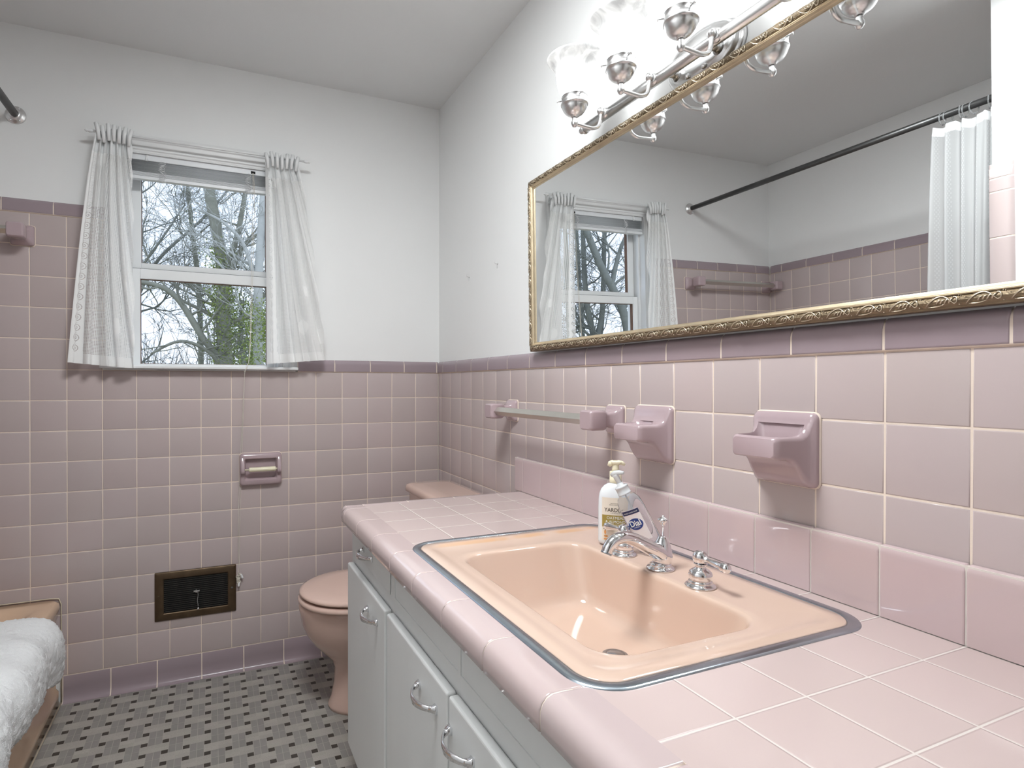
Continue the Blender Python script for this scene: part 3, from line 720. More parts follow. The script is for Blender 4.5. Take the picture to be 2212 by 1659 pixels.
# toilet paper holder
tp = thing('toilet_paper_holder', 'mauve ceramic paper holder with an empty cream roller, under the window', 'toilet paper holder', (-.7670, -.0003, .7990))
w = MB()
w.loft([[(x, -d, z) for x, z in rrect(0, 0, hx, hz, r, 6)] for d, hx, hz, r in ((0, .080, .0640, .012), (.012, .080, .0640, .013), (.019, .0775, .0615, .013), (.0225, .0720, .0560, .012))])
o = obj('recessed_frame', w, M_mauve, tp)
c = MB(); c.loft([[(x, -d, z) for x, z in rrect(0, .001, hx, hz, .006, 5)] for d, hx, hz in ((.003, .056, .036), (.012, .058, .039), (.018, .060, .041), (.030, .066, .047))])
co = obj('cutter', c, M_mauve, tp); bpy.context.view_layer.update(); boolean(o, co); smooth_by_angle(o, 40)
for s in (-1, 1):
    w = MB(); rings = []
    for t_, (z, d) in enumerate([(.058, .016), (.050, .021), (.035, .028), (.015, .036), (-.002, .042), (-.010, .041), (-.016, .034), (-.018, .02)]):
        hx = .0075; rings.append([(s * .069 + x, y, z + zz) for x, y, zz in [(-hx, -d + .003, 0), (-hx + .003, -d, 0), (hx - .003, -d, 0), (hx, -d + .003, 0), (hx, -.012, -.002), (-hx, -.012, -.002)]])
    w.loft(rings); obj('roller_arm', w, M_mauve, tp)
w = MB(); w.lathe([(.0035, -.061), (.0035, -.046), (.0090, -.0455), (.0093, -.044), (.0088, -.002), (.0092, .0), (.0094, .053), (.0088, .055), (.0035, .0555), (.0035, .061)], (0, -.031, .0010), 'X', 20)
obj('roller', w, M_cream, tp)
w = MB(); w.loft([[(x, -d, z) for x, z in rrect(0, 0, hx, hz, .013, 6)] for d, hx, hz in ((0, .082, .066), (.0022, .0816, .0656), (.0030, .0803, .0643))], False, False); obj('grout_line', w, M_grout, tp)

# wall register
vr = thing('wall_register', 'brown bronze wall heating register low under the window', 'air vent', (-1.0030, -.0003, .3327))
HXv, HZv, IX, IZ = .1433, .0920, .1125, .0645
w = MB(); prof = [(HXv, HZv, 0), (HXv, HZv, .003), (HXv - .003, HZv - .003, .0052), (IX + .004, IZ + .004, .0062), (IX, IZ, .0050), (IX, IZ, .0002)]
w.loft([[(x, -d, z) for x, z in rrect(0, 0, a, b, .003, 2)] for a, b, d in prof], False, False)
obj('frame', w, M_bronze, vr)
w = MB(); w.quad([(-IX - .001, -.0005, -IZ - .001), (IX + .001, -.0005, -IZ - .001), (IX + .001, -.0005, IZ + .001), (-IX - .001, -.0005, IZ + .001)]); obj('duct_back', w, M_black, vr, fix=False)
w = MB()
for i in range(17):
    z = -IZ + (i + .7) * (2 * IZ) / 17.4
    w.quad([(-IX, -.0012, z - .0012), (IX, -.0012, z - .0012), (IX, -.0046, z + .0010), (-IX, -.0046, z + .0010)]); w.quad([(-IX, -.0046, z + .0010), (IX, -.0046, z + .0010), (IX, -.0048, z + .0019), (-IX, -.0048, z + .0019)])
lv = obj('louvers', w, M_louver, vr, fix=False); lv['kind'] = 'stuff'
w = MB(); w.box((-.010, -.012, .006), (.012, -.004, .0105)); w.box((-.003, -.014, .003), (.003, -.004, .013)); obj('damper_lever', w, M_nickel, vr, bevel=.001)
w = MB()
for i in range(17): w.lathe([(0, -.0014), (.0010, -.001), (.0014, 0), (.0010, .001), (0, .0014)], (.005 + .0012 * sin(i * .5), -.0105 - .0015 * (i > 12), .004 - i * .0034), 'Z', 6)
w.lathe([(0, -.005), (.003, -.004), (.0036, 0), (.002, .003), (0, .004)], (.0062, -.0125, -.059), 'Z', 10); obj('bead_chain', w, M_nickel, vr)
for s in (-1, 1):
    w = MB().lathe([(.0042, 0), (.0036, .0022), (.0, .0030)], (s * .1285, -.0058, .002), Vector((0, -1, 0)), 12); obj('screw', w, M_bronze if s < 0 else M_louver, vr)

# small wall hooks
for i, (y, z) in enumerate(((-.3309, 1.5712), (-.5819, 1.5751))):
    h = MB(); h.lathe([(.0042, 0), (.0035, .0012), (.0012, .0016), (.0010, .006)], (0, 0, 0), Vector((-1, 0, 0)), 8)
    h.tube([(-.005, 0, 0), (-.010, 0, -.0004), (-.0125, 0, .004), (-.011, 0, .008)], .0009, 6); h.tube([(-.0012, 0, -.003), (-.0015, .0008, -.016)], .0006, 4)
    ho = obj('wall_hook', h, M_nickel, loc=(.0055, y, z)); tag(ho, 'tiny bent wire hook in the white wall, the one nearer the %s' % ('room corner' if i == 0 else 'mirror'), 'hook', 'tiny hooks in the wall left of the mirror')

# ================================================================ toilet
to = thing('toilet', 'peach china toilet with closed lid standing between the window wall and the vanity', 'toilet', (-.36, -.405, 0))
def egg(xf, xb, hw, z, n=40, k=.62, oyy=0):
    """front tip xf (towards -x), back xb; widest part sits k of the way back"""
    pts = []; xm = xf + (xb - xf) * k * .72
    for i in range(n):
        a = 2 * pi * i / n; c, s_ = cos(a), sin(a)
        x = xm + (xm - xf) * -c if c > 0 else xm + (xb - xm) * (-c)
        if c <= 0: s2 = (abs(s_) ** .75) * (1 if s_ >= 0 else -1)
        else: s2 = s_
        pts.append((x + .36, s2 * hw + oyy, z))
    return pts
w = MB()
w.loft([egg(-.570, -.17, .112, .0005), egg(-.571, -.17, .112, .012), egg(-.560, -.17, .104, .035), egg(-.550, -.17, .097, .09), egg(-.548, -.17, .094, .14), egg(-.560, -.15, .098, .17), egg(-.590, -.13, .118, .20), egg(-.620, -.12, .139, .232),
        egg(-.645, -.11, .158, .268), egg(-.660, -.10, .170, .305), egg(-.668, -.10, .177, .345), egg(-.672, -.10, .180, .365), egg(-.672, -.10, .180, .374), egg(-.668, -.10, .177, .379)])
obj('bowl', w, M_toilet, to)
w = MB(); w.loft([egg(-.664, -.245, .180, .3815), egg(-.672, -.243, .187, .385), egg(-.674, -.243, .189, .391), egg(-.672, -.243, .187, .398), egg(-.663, -.245, .179, .4015)]); obj('seat', w, M_toilet, to)
w = MB(); w.loft([egg(-.655, -.245, .173, .4065), egg(-.667, -.243, .184, .4095), egg(-.670, -.243, .186, .414), egg(-.667, -.243, .184, .4195), egg(-.655, -.246, .174, .4235), egg(-.60, -.26, .13, .4262), egg(-.52, -.28, .06, .427)]); obj('lid', w, M_toilet, to)
for s in (-1, 1): obj('hinge', MB().lathe([(.0, -.02), (.011, -.02), (.011, .02), (.0, .02)], (.36 - .232, s * .075, .402), 'Y', 12), M_toilet, to)
obj('hinge_bar', MB().box((.36 - .246, -.10, .3795), (.36 - .222, .10, .392)), M_toilet, to, bevel=.002)
def tk(x0, x1, hy, r, z): return [(x + .36, y, z) for x, y in rrect((x0 + x1) / 2, 0, (x1 - x0) / 2, hy, r, 6)]
w = MB(); w.loft([tk(-.195, -.032, .205, .03, .379), tk(-.203, -.026, .212, .035, .40), tk(-.208, -.025, .222, .035, .692), tk(-.208, -.025, .222, .035, .70)]); obj('tank', w, M_toilet, to)
w = MB(); w.loft([tk(-.212, -.022, .228, .035, .7005), tk(-.222, -.018, .236, .040, .706), tk(-.222, -.018, .236, .040, .722), tk(-.218, -.020, .232, .040, .731), tk(-.205, -.026, .220, .040, .7355), tk(-.16, -.05, .17, .03, .737)]); obj('tank_lid', w, M_toilet, to)
w = MB(); w.lathe([(.012, 0), (.011, .006), (.006, .010)], (.36 - .2085, .165, .655), Vector((-1, 0, 0)), 14); w.tube([(.36 - .219, .165, .655), (.36 - .224, .13, .650), (.36 - .224, .10, .646)], [.005, .0045, .006], 8); obj('flush_lever', w, M_chrome, to)
for s in (-1, 1):
    obj('bolt_cap', MB().lathe([(.014, 0), (.013, .008), (.006, .014), (0, .015)], (-.04, s * .117, .0006), 'Z', 12), M_toilet, to)

# ================================================================ vanity
CT = .7863; YV0 = -.772; YV1 = -2.62; FX = -.572
vc = thing('vanity_cabinet', 'worn white painted vanity cabinet with chrome pulls under the tiled counter', 'cabinet', (-.29, -1.6, 0))
def vb(a, b): return ((a[0] + .29, a[1] + 1.6, a[2]), (b[0] + .29, b[1] + 1.6, b[2]))
w = MB(); w.box(*vb((FX + .018, YV0 - .022, .09), (-.003, YV1 + .02, .105))); w.box(*vb((-.012, YV0 - .022, .105), (-.003, YV1 + .02, .744))); w.box(*vb((FX + .018, YV1 + .02, .105), (-.003, YV1 + .038, .744)))
w.box(*vb((FX + .018, -1.195, .105), (-.012, -1.211, .62))); w.box(*vb((FX + .06, YV0 - .03, .001), (-.003, YV1 + .03, .09)))
obj('carcass', w, M_cab, vc, fix=False)
w = MB()      # face frame
fz0, fz1 = .088, .744
stiles = [(-.794, -.826), (-1.186, -1.216), (-1.572, -1.586), (-1.935, -1.965), (-2.33, -2.36), (-2.57, -2.60)]
for a, b in stiles: w.box(*vb((FX, a, fz0), (FX + .018, b, fz1)))
w.box(*vb((FX + .0002, -.794, fz0), (FX + .018, -2.6, .125))); w.box(*vb((FX + .0002, -.794, .618), (FX + .018, -2.6, .664))); w.box(*vb((FX + .0002, -.794, .722), (FX + .018, -2.6, fz1)))
w.box(*vb((FX + .002, -1.214, .66), (FX + .018, -2.6, .73)))
w.box(*vb((FX, YV0 - .021, fz0), (-.003, -.795, fz1)))
obj('face_frame', w, M_cab, vc, bevel=.0008, fix=False)
def pull():
    w = MB(); n = 14; rings = []
    for i in range(n + 1):
        t = i / n; y = .048 - .096 * t; b = sin(pi * t); x = -(.004 + .024 * b ** .8); ww = .0042 + .0030 * b
        rings.append([(x - .0014, y, ww), (x - .0022, y, 0), (x - .0014, y, -ww), (x + .0016, y * .985, -ww * .9), (x + .0016, y * .985, ww * .9)])
    w.loft(rings)
    for s in (1, -1):
        w.loft([[(0, s * .050, .008), (0, s * .050, -.008), (0, s * .036, -.0065), (0, s * .036, .0065)], [(-.005, s * .049, .006), (-.005, s * .049, -.006), (-.005, s * .038, -.005), (-.005, s * .038, .005)], [(-.014, s * .041, .0035), (-.014, s * .041, -.0035), (-.013, s * .034, -.003), (-.013, s * .034, .003)]])
    return w
def handle(parent, y, z):
    o = obj('pull_handle', pull(), M_chrome, fix=True); o.parent = parent; o.location = (FX - .0195 + .29 - .0, y + 1.6, z); return o
def front(name, ya, yb, z0, z1, hy, hz, th=.018):
    w = MB(); w.box(*vb((FX - .0006 - th, ya, z0), (FX - .0006, yb, z1)))
    o = obj(name, w, M_cab, vc, bevel=.0045, seg=3)
    if hy is not None: hn = handle(o, hy, hz); hn.location.x = FX - .0006 - th + .29 + .0002
    return o
front('drawer', -.812, -1.188, .662, .732, -.985, .699, .002)
front('door', -.815, -1.199, .115, .632, -1.094, .583)
front('door', -1.2145, -1.573, .115, .632, -1.480, .581)
front('door', -1.579, -1.94, .115, .632, -1.632, .581)
front('door', -1.962, -2.335, .115, .632, -2.28, .581)
for z in (.22, .54):
    w = MB().tube([vb((FX - .006, -1.2065, z), (0, 0, 0))[0], vb((FX - .006, -1.2065, z + .05), (0, 0, 0))[0]], .0035, 8)
    obj('hinge_barrel', w, M_cab, vc)

# countertop with a sink cut-out, tiled edge and backsplash
SX0, SX1, SY0, SY1 = -.5540, -.0430, -1.9160, -1.2345; scx, scy = (SX0 + SX1) / 2, (SY0 + SY1) / 2
ct = thing('tiled_countertop', 'pale pink tiled vanity countertop with rose tile backsplash', 'countertop', (-.30, -1.6, CT))
def sheet_with_hole(w, x0, x1, y0, y1, z, hole, mi=0):
    n = len(hole); outer = []
    for (x, y) in hole:
        dx, dy = x - scx, y - scy
        tx = ((x1 - scx) / dx) if dx > 0 else ((x0 - scx) / dx) if dx < 0 else 1e9
        ty = ((y1 - scy) / dy) if dy > 0 else ((y0 - scy) / dy) if dy < 0 else 1e9
        t = min(tx, ty); outer.append((scx + dx * t, scy + dy * t))
    cor = [(x1, y1), (x0, y1), (x0, y0), (x1, y0)]
    for i in range(n):
        j = (i + 1) % n; a, b = outer[i], outer[j]
        pts = [(hole[i][0], hole[i][1], z), (hole[j][0], hole[j][1], z), (b[0], b[1], z)]
        # corner insertion
        ea = [abs(a[0] - x1) < 1e-6, abs(a[1] - y1) < 1e-6, abs(a[0] - x0) < 1e-6, abs(a[1] - y0) < 1e-6]; eb = [abs(b[0] - x1) < 1e-6, abs(b[1] - y1) < 1e-6, abs(b[0] - x0) < 1e-6, abs(b[1] - y0) < 1e-6]
        if not any(p and q for p, q in zip(ea, eb)):
            for cx, cy in cor:
                if (abs(cx - a[0]) < 1e-6 or abs(cy - a[1]) < 1e-6) and (abs(cx - b[0]) < 1e-6 or abs(cy - b[1]) < 1e-6): pts.append((cx, cy, z))
        pts.append((a[0], a[1], z)); k = len(w.v); w.v += pts; w.face(range(k, k + len(pts)), mi, False)
# field material: tile grid computed in world metres
def counter_mat():
    m, n, out = newmat('pink_counter_tile_field'); N = n.nodes; L = n.links
    g = N.new('ShaderNodeNewGeometry'); sp = N.new('ShaderNodeSeparateXYZ'); L.new(g.outputs['Position'], sp.inputs[0])
    def mth(op, a, b=None):
        q = N.new('ShaderNodeMath'); q.operation = op
        for i, x in enumerate((a, b)):
            if x is None: continue
            if isinstance(x, (int, float)): q.inputs[i].default_value = x
            else: L.new(x, q.inputs[i])
        return q.outputs[0]
    def dist(c, off): return mth('MULTIPLY', mth('ABSOLUTE', mth('SUBTRACT', mth('FRACT', mth('ADD', mth('DIVIDE', mth('SUBTRACT', c, off), T), .5)), .5)), T)
    dx = dist(sp.outputs[0], -.1075); dy = dist(sp.outputs[1], -.7995 - T * 0)
    d = mth('MINIMUM', dx, dy)
    ln = N.new('ShaderNodeMapRange'); ln.inputs['From Min'].default_value = .0009; ln.inputs['From Max'].default_value = .0014; ln.inputs['To Min'].default_value = 1; ln.inputs['To Max'].default_value = 0; L.new(d, ln.inputs['Value'])
    hb = N.new('ShaderNodeMapRange'); hb.interpolation_type = 'SMOOTHSTEP'; hb.inputs['From Min'].default_value = .0008; hb.inputs['From Max'].default_value = .0032; L.new(d, hb.inputs['Value'])
    b = N.new('ShaderNodeBsdfPrincipled'); L.new(b.outputs[0], out.inputs[0])
    wn = N.new('ShaderNodeTexWhiteNoise'); wn.noise_dimensions = '2D'; cb = N.new('ShaderNodeCombineXYZ')
    L.new(mth('FLOOR', mth('DIVIDE', mth('SUBTRACT', sp.outputs[0], -.1075), T)), cb.inputs[0]); L.new(mth('FLOOR', mth('DIVIDE', mth('SUBTRACT', sp.outputs[1], -.7995), T)), cb.inputs[1]); L.new(cb.outputs[0], wn.inputs['Vector'])
    c1 = N.new('ShaderNodeMix'); c1.data_type = 'RGBA'; c1.inputs['A'].default_value = (.575, .465, .445, 1); c1.inputs['B'].default_value = (.605, .49, .47, 1); L.new(wn.outputs['Value'], c1.inputs['Factor'])
    c2 = N.new('ShaderNodeMix'); c2.data_type = 'RGBA'; L.new(ln.outputs[0], c2.inputs['Factor']); L.new(c1.outputs['Result'], c2.inputs['A']); c2.inputs['B'].default_value = (.70, .64, .60, 1)
    L.new(c2.outputs['Result'], b.inputs['Base Color'])
    r = N.new('ShaderNodeMapRange'); r.inputs['To Min'].default_value = .13; r.inputs['To Max'].default_value = .7; L.new(ln.outputs[0], r.inputs['Value']); L.new(r.outputs[0], b.inputs['Roughness'])
    bp = N.new('ShaderNodeBump'); bp.inputs['Strength'].default_value = .7; bp.inputs['Distance'].default_value = .0012; L.new(hb.outputs[0], bp.inputs['Height']); L.new(bp.outputs[0], b.inputs['Normal'])
    b.inputs['Coat Weight'].default_value = .25; b.inputs['Coat Roughness'].default_value = .05
    return m
M_field = counter_mat()
hole = rrect(scx, scy, (SX1 - SX0) / 2 - .006, (SY1 - SY0) / 2 - .006, .05, 8)
NX = -.5385
w = MB(); bx0, bx1, by0, by1 = scx - .262, scx + .262, scy - .347, scy + .347
sheet_with_hole(w, bx0, bx1, by0, by1, CT, hole)
for a, b, c, d in ((NX, YV1, -.0125, by0), (NX, by1, -.0125, -.8055), (bx1, by0, -.0125, by1)):
    w.quad([(a, b, CT), (c, b, CT), (c, d, CT), (a, d, CT)])
for v in range(len(w.v)): x, y, z = w.v[v]; w.v[v] = (x + .30, y + 1.6, z - CT)
obj('field_tiles', w, M_field, ct, fix=False)
# tiled edge
w = MB()
edge = [(-.5385, 0.0), (-.560, 0.0003), (-.575, .0012), (-.588, .0008), (-.5965, -.0025), (-.6020, -.0085), (-.6045, -.0165), (-.6048, -.030), (-.6040, -.0405), (-.6000, -.0415), (-.590, -.0415)]
yj = [-.834, -.983, -1.137, -1.288, -1.433, -1.583, -1.7365, -1.8865, -2.037, -2.189, -2.341, -2.493]
def edge_piece(a, b, top_r=True, c=None):
    c = c or tint(.02); g = .0010; rings = []
    for t_, s in ((a - g, .0012), (a - g - .0014, 0), (a - g - .0032, 0), (b + g + .0032, 0), (b + g + .0014, 0), (b + g, .0012)):
        rings.append([(x + s * (1 if x < -.59 else 0) + .30, t_ + 1.6, z - s * (1 if x > -.6 else 0)) for x, z in edge])
    w.loft(rings, False, False, 0, True, False, c)
ee = [-.8055] + yj + [YV1]
for a, b in zip(ee[:-1], ee[1:]): edge_piece(a, b)
# far end nosing, running along x
endp = [(-.8055, 0.0), (-.792, .0010), (-.780, .0004), (-.7725, -.003), (-.7685, -.009), (-.7665, -.018), (-.7665, -.0405), (-.775, -.0415)]
xj = [-.0125, -.102, -.254, -.404, -.540]
for a, b in zip(xj[:-1], xj[1:]):
    c = tint(.02); g = .0009
    w.loft([[(t_ + .30, y + 1.6, z - s) for y, z in endp] for t_, s in ((a - g, .001), (a - g - .0012, 0), (a - g - .003, 0), (b + g + .003, 0), (b + g + .0012, 0), (b + g, .001))], False, False, 0, True, False, c)
# corner piece
rings = []
for y_, z_ in endp:
    f = (y_ + .8055) / .039       # 0..1 towards the outside
    rings.append([(max(x, -.6048) * 1 + .30 + (0.006 * f * f if x < -.58 else 0), y_ + 1.6, min(z_, zz)) for x, zz in [(-.5405, 0), (-.560, .0003), (-.575, .0010), (-.588, .0008), (-.5965, -.0025), (-.6020, -.0085), (-.6045, -.0165), (-.6048, -.030), (-.6040, -.0405), (-.6000, -.0415)]])
w.loft(rings, False, False, 0, True, False, tint(.02))
M_edge = mat('pink_edge_tile', (.57, .46, .45), 0.10, coat=0.5, attr='tint', var=0.03, vscale=8)
obj('edge_tiles', w, M_edge, ct, fix=False)
w = MB()
w.loft([[(x + .30 + (.0013 if x < -.59 else 0), y + 1.6, z - (.0010 if z > -.03 else -.0006)) for x, z in edge] for y in (-.790, YV1)], False, False)
w.loft([[(x + .30, y + 1.6 - (.0013 if y > -.78 else 0), z - (.0010 if z > -.03 else -.0006)) for y, z in endp] for x in (-.013, -.590)], False, False)
w.box((-.5380 + .3, -.806 + 1.6, -.0015), (-.5390 + .3, YV1 + 1.6, -.0002))
w.box((SX1 + .012 + .3, YV1 + 1.6, -.03), (-.013 + .3, -.806 + 1.6, -.0015)); w.box((-.55 + .3, -.806 + 1.6, -.03), (-.013 + .3, SY1 + .006 + 1.6, -.0015)); w.box((-.55 + .3, SY0 - .006 + 1.6, -.03), (-.013 + .3, YV1 + 1.6, -.0015))
obj('grout_bed', w, M_grout, ct, fix=False)
w = MB(); k0 = len(w.v)
sp_j = joints(YV1, -.7435, ys)
for a, b in sp_j:
    c = tint(.02); g = .0010; pr = [(-.0122, .0012), (-.0122, .094), (-.0122, .099), (-.0113, .1050), (-.0085, .1090), (-.004, .1102), (-.0006, .1102)]
    w.loft([[(x + s * (1 if x < -.01 else 0) + .30, t_ + 1.6, z - (s if z > .1 else 0)) for x, z in pr] for t_, s in ((b - g if b < -.75 else b, .0012), (b - g - .0013, 0), (b - g - .003, 0), (a + g + .003, 0), (a + g + .0013, 0), (a + g, .0012))], b > -.75, False, 0, True, False, c)
obj('backsplash_tiles', w, M_splash, ct, fix=False)
w = MB().box((-.0106 + .3, YV1 + 1.6, -.001), (-.0005 + .3, -.7445 + 1.6, .1085)); obj('splash_bed', w, M_cgrout, ct, fix=False)

# sink
def sink_mat():
    m = mat('peach_vitreous_china_stained', (0.66, 0.485, 0.39), 0.10, coat=0.6, var=0.02, vscale=4); n = m.node_tree; N = n.nodes; L = n.links
    b = next(x for x in N if x.type == 'BSDF_PRINCIPLED'); src = b.inputs['Base Color'].links[0].from_socket
    tc_ = N.new('ShaderNodeTexCoord'); sp = N.new('ShaderNodeSeparateXYZ'); L.new(tc_.outputs['Object'], sp.inputs[0])
    z = N.new('ShaderNodeTexNoise'); z.inputs['Scale'].default_value = 9; L.new(tc_.outputs['Object'], z.inputs['Vector'])
    def mr(x, a, b_, c, d):
        q = N.new('ShaderNodeMapRange'); q.interpolation_type = 'SMOOTHSTEP'; q.inputs[1].default_value = a; q.inputs[2].default_value = b_; q.inputs[3].default_value = c; q.inputs[4].default_value = d; L.new(x, q.inputs[0]); return q.outputs[0]
    def mul(a, b_):
        q = N.new('ShaderNodeMath'); q.operation = 'MULTIPLY'; L.new(a, q.inputs[0]); L.new(b_, q.inputs[1]); return q.outputs[0]
    band = mul(mr(sp.outputs[1], .278, .292, 0, 1), mr(sp.outputs[1], .296, .312, 1, 0)); band = mul(band, mr(z.outputs['Fac'], .40, .56, 0, 1)); band = mul(band, mr(sp.outputs[2], -.004, -.001, 0, 1))
    mx = N.new('ShaderNodeMix'); mx.data_type = 'RGBA'; L.new(mul(band, mr(sp.outputs[0], -.24, -.1, .3, .75)), mx.inputs['Factor']); L.new(src, mx.inputs['A']); mx.inputs['B'].default_value = (.70, .40, .20, 1); L.new(mx.outputs['Result'], b.inputs['Base Color'])
    return m
sk = thing('sink', 'peach rectangular drop-in sink with a steel rim', 'sink', (scx, scy, CT))
w = MB(); HXs, HYs = (SX1 - SX0) / 2, (SY1 - SY0) / 2
def rr3(hx, hy, r, z, dx=0, dy=0, n=10): return [(x, y, z) for x, y in rrect(dx, dy, hx, hy, r, n)]
w.loft([rr3(HXs, HYs, .062, .0002), rr3(HXs - .0005, HYs - .0005, .062, .0012), rr3(HXs - .004, HYs - .004, .058, .0022), rr3(HXs - .010, HYs - .010, .052, .0026), rr3(HXs - .0165, HYs - .0165, .046, .0020), rr3(HXs - .0175, HYs - .0175, .045, .0004)], False, False)
obj('steel_rim', w, M_steel, sk)
bx, by = -.335 - scx, -1.602 - scy
w = MB()
hx0, hy0 = HXs - .018, HYs - .018
w.loft([rr3(hx0, hy0, .044, -.02), rr3(hx0, hy0, .044, .0008), rr3(hx0 - .0015, hy0 - .0015, .043, .0020), rr3(hx0 - .022, hy0 - .022, .034, .0022), rr3(hx0 - .030, hy0 - .030, .030, .0000),
        rr3(.162, .260, .060, -.0002, bx, by), rr3(.1490, .247, .056, -.0004, bx, by), rr3(.1455, .2435, .054, -.0014, bx, by), rr3(.1428, .2408, .052, -.0040, bx + .0002, by), rr3(.1410, .2385, .051, -.0090, bx + .0008, by), rr3(.1375, .2330, .050, -.022, bx + .003, by),
        rr3(.1270, .2180, .048, -.055, bx + .010, by), rr3(.1145, .199, .045, -.092, bx + .018, by), rr3(.1075, .190, .042, -.107, bx + .022, by), rr3(.0950, .176, .038, -.1165, bx + .024, by), rr3(.0700, .140, .034, -.1215, bx + .030, by - .005), rr3(.024, .024, .023, -.1260, bx + .045, by - .02)], False, True)
obj('basin', w, sink_mat(), sk)
w = MB(); w.lathe([(.0225, 0), (.0225, .0012), (.020, .0018), (.016, .0008), (.0155, .0022), (.014, .0034), (.0, .0042)], (bx + .045, by - .02, -.1258), 'Z', 24); obj('drain', w, M_steel, sk)
w = MB(); w.lathe([(0, 0), (.006, 0), (.006, .001), (0, .0012)], (bx - .1285, by, -.030), Vector((1, 0, .25)), 14); obj('overflow', w, M_black, sk)

# faucet (widespread)
fc = thing('faucet', 'polished chrome widespread faucet with lever handles behind the basin', 'faucet', (-.155, -1.586, CT + .0004))
bell = [(.0262, 0), (.0262, .0015), (.0245, .0035), (.0205, .0055), (.0195, .0065), (.0205, .0078), (.0195, .0092), (.0170, .0102)]
w = MB(); w.lathe(bell + [(.0162, .0115), (.0, .0115)], n=36); obj('spout_base', w, M_chrome, fc)
w = MB(); rings = []
ctr = spline([(0, 0, .010), (.002, 0, .018), (.001, 0, .0265), (-.012, 0, .0360), (-.034, 0, .0470), (-.060, 0, .0600), (-.085, 0, .0685), (-.107, 0, .0660), (-.1210, 0, .0560), (-.127, 0, .044)], 5)
def sec(i, m): 
    t = i / m
    if t < .22: return (.0155 + .0045 * sin(pi * t / .22 * .5), .0155 + .0045 * sin(pi * t / .22 * .5))
    u = (t - .22) / .78; return (.0105 * (1 - u) ** 1.3 + .0098, .0085 * (1 - u) ** 1.6 + .0085 + .0012 * u)
m_ = len(ctr) - 1
for i, p in enumerate(ctr):
    a = ctr[max(0, i - 1)]; b = ctr[min(m_, i + 1)]; t = (b - a).normalized(); sd = Vector((0, 1, 0)); up = t.cross(sd); hw, hh = sec(i, m_)
    if i < 4: hh = hw
    rings.append([p + sd * hw * cos(q) + up * hh * (abs(sin(q)) ** .9) * (1 if sin(q) > 0 else -1) for q in [2 * pi * k / 28 for k in range(28)]])
w.loft(rings); obj('spout', w, M_chrome, fc)
w = MB(); w.lathe([(.0180, -.004), (.0195, .004), (.0185, .014), (.0150, .025), (.0100, .0350), (.0085, .0385), (.0062, .0402), (.0, .0408)], (.002, 0, .022), Vector((.08, 0, 1)), 28); obj('spout_peak', w, M_chrome, fc)
w = MB(); w.lathe([(.0105, 0), (.0100, .0035), (.0, .0035)], (-.1265, 0, .0452), Vector((-.45, 0, -1)), 20); obj('aerator', w, M_steel, fc)
w = MB(); w.lathe([(.0019, -.003), (.0017, .020), (.0050, .0215), (.0058, .0240), (.0062, .027), (.0100, .0285), (.0112, .031), (.0095, .0335), (.0055, .0355), (.0030, .0370), (.0022, .0390), (.0, .0400)], (.0056, 0, .0615), Vector((.02, 0, 1)), 20); obj('lift_rod', w, M_chrome, fc)
for s in (-1, 1):
    base = Vector((-.004, s * .102, 0))
    w = MB(); w.lathe(bell + [(.0180, .0115), (.0195, .016), (.0198, .0205), (.0185, .0250), (.0145, .0285), (.0100, .0310), (.0086, .0335), (.0092, .0365), (.0115, .0385), (.0118, .0400)], base, n=36)
    w.lathe([(.0095, .0395), (.0122, .0430), (.0132, .0485), (.0128, .0540), (.0105, .0590), (.0060, .0618), (.0, .0625)], base, n=30)
    h = obj('tap_handle', w, M_chrome, fc)
    w = MB(); dirv = Vector((0, s, -.07)).normalized()
    w.lathe([(.0058, .0105), (.0058, .0135), (.0044, .0150), (.0044, .0180), (.0052, .026), (.0066, .036), (.0078, .0455), (.0088, .0475), (.0092, .0500), (.0086, .0525), (.0087, .0535), (.0083, .0575), (.0055, .0608), (.0, .0620)], base + Vector((0, 0, .0500)), dirv, 24)
    l = obj('lever', w, M_chrome, fc); l.parent = h

# ================================================================ bottles
def on_face(hw, d, p=2.0, lift=.0005):
    def f(u, v): return (u, -(d * max(0, 1 - abs(u / hw) ** p) ** (1 / p)) - lift, v)
    return f
def text_part(name, body, size, u0, v0, fmap, m, parent, bold=0.0, sx=1.0, spacing=1.0):
    c = bpy.data.curves.new('txt', 'FONT'); c.body = body; c.size = size; c.align_x = 'CENTER'; c.resolution_u = 3; c.offset = bold; c.space_character = spacing
    t = bpy.data.objects.new('txt', c); COL.objects.link(t); bpy.context.view_layer.update()
    me = bpy.data.meshes.new_from_object(t.evaluated_get(bpy.context.evaluated_depsgraph_get())); bpy.data.objects.remove(t)
    for v in me.vertices: v.co = Vector(fmap(u0 + v.co.x * sx, v0 + v.co.y))
    me.materials.clear(); o = bpy.data.objects.new(name, me); COL.objects.link(o); me.materials.append(m); o.parent = parent; return o
def patch(u0, u1, v0, v1, fmap, nu=12, shape=None):
    w = MB(); nv = 10
    for j in range(nv + 1):
        for i in range(nu + 1):
            s, t = i / nu, j / nv
            if shape == 'oval':
                a = (s - .5) * 2; b = (t - .5) * 2
                uu, vv = a * sqrt(1 - b * b / 2), b * sqrt(1 - a * a / 2); w.v.append(fmap((u0 + u1) / 2 + uu * (u1 - u0) / 2, (v0 + v1) / 2 + vv * (v1 - v0) / 2))
            else: w.v.append(fmap(u0 + (u1 - u0) * s, v0 + (v1 - v0) * t))
    for j in range(nv):
        for i in range(nu): a = j * (nu + 1) + i; w.face((a, a + 1, a + nu + 2, a + nu + 1))
    return w
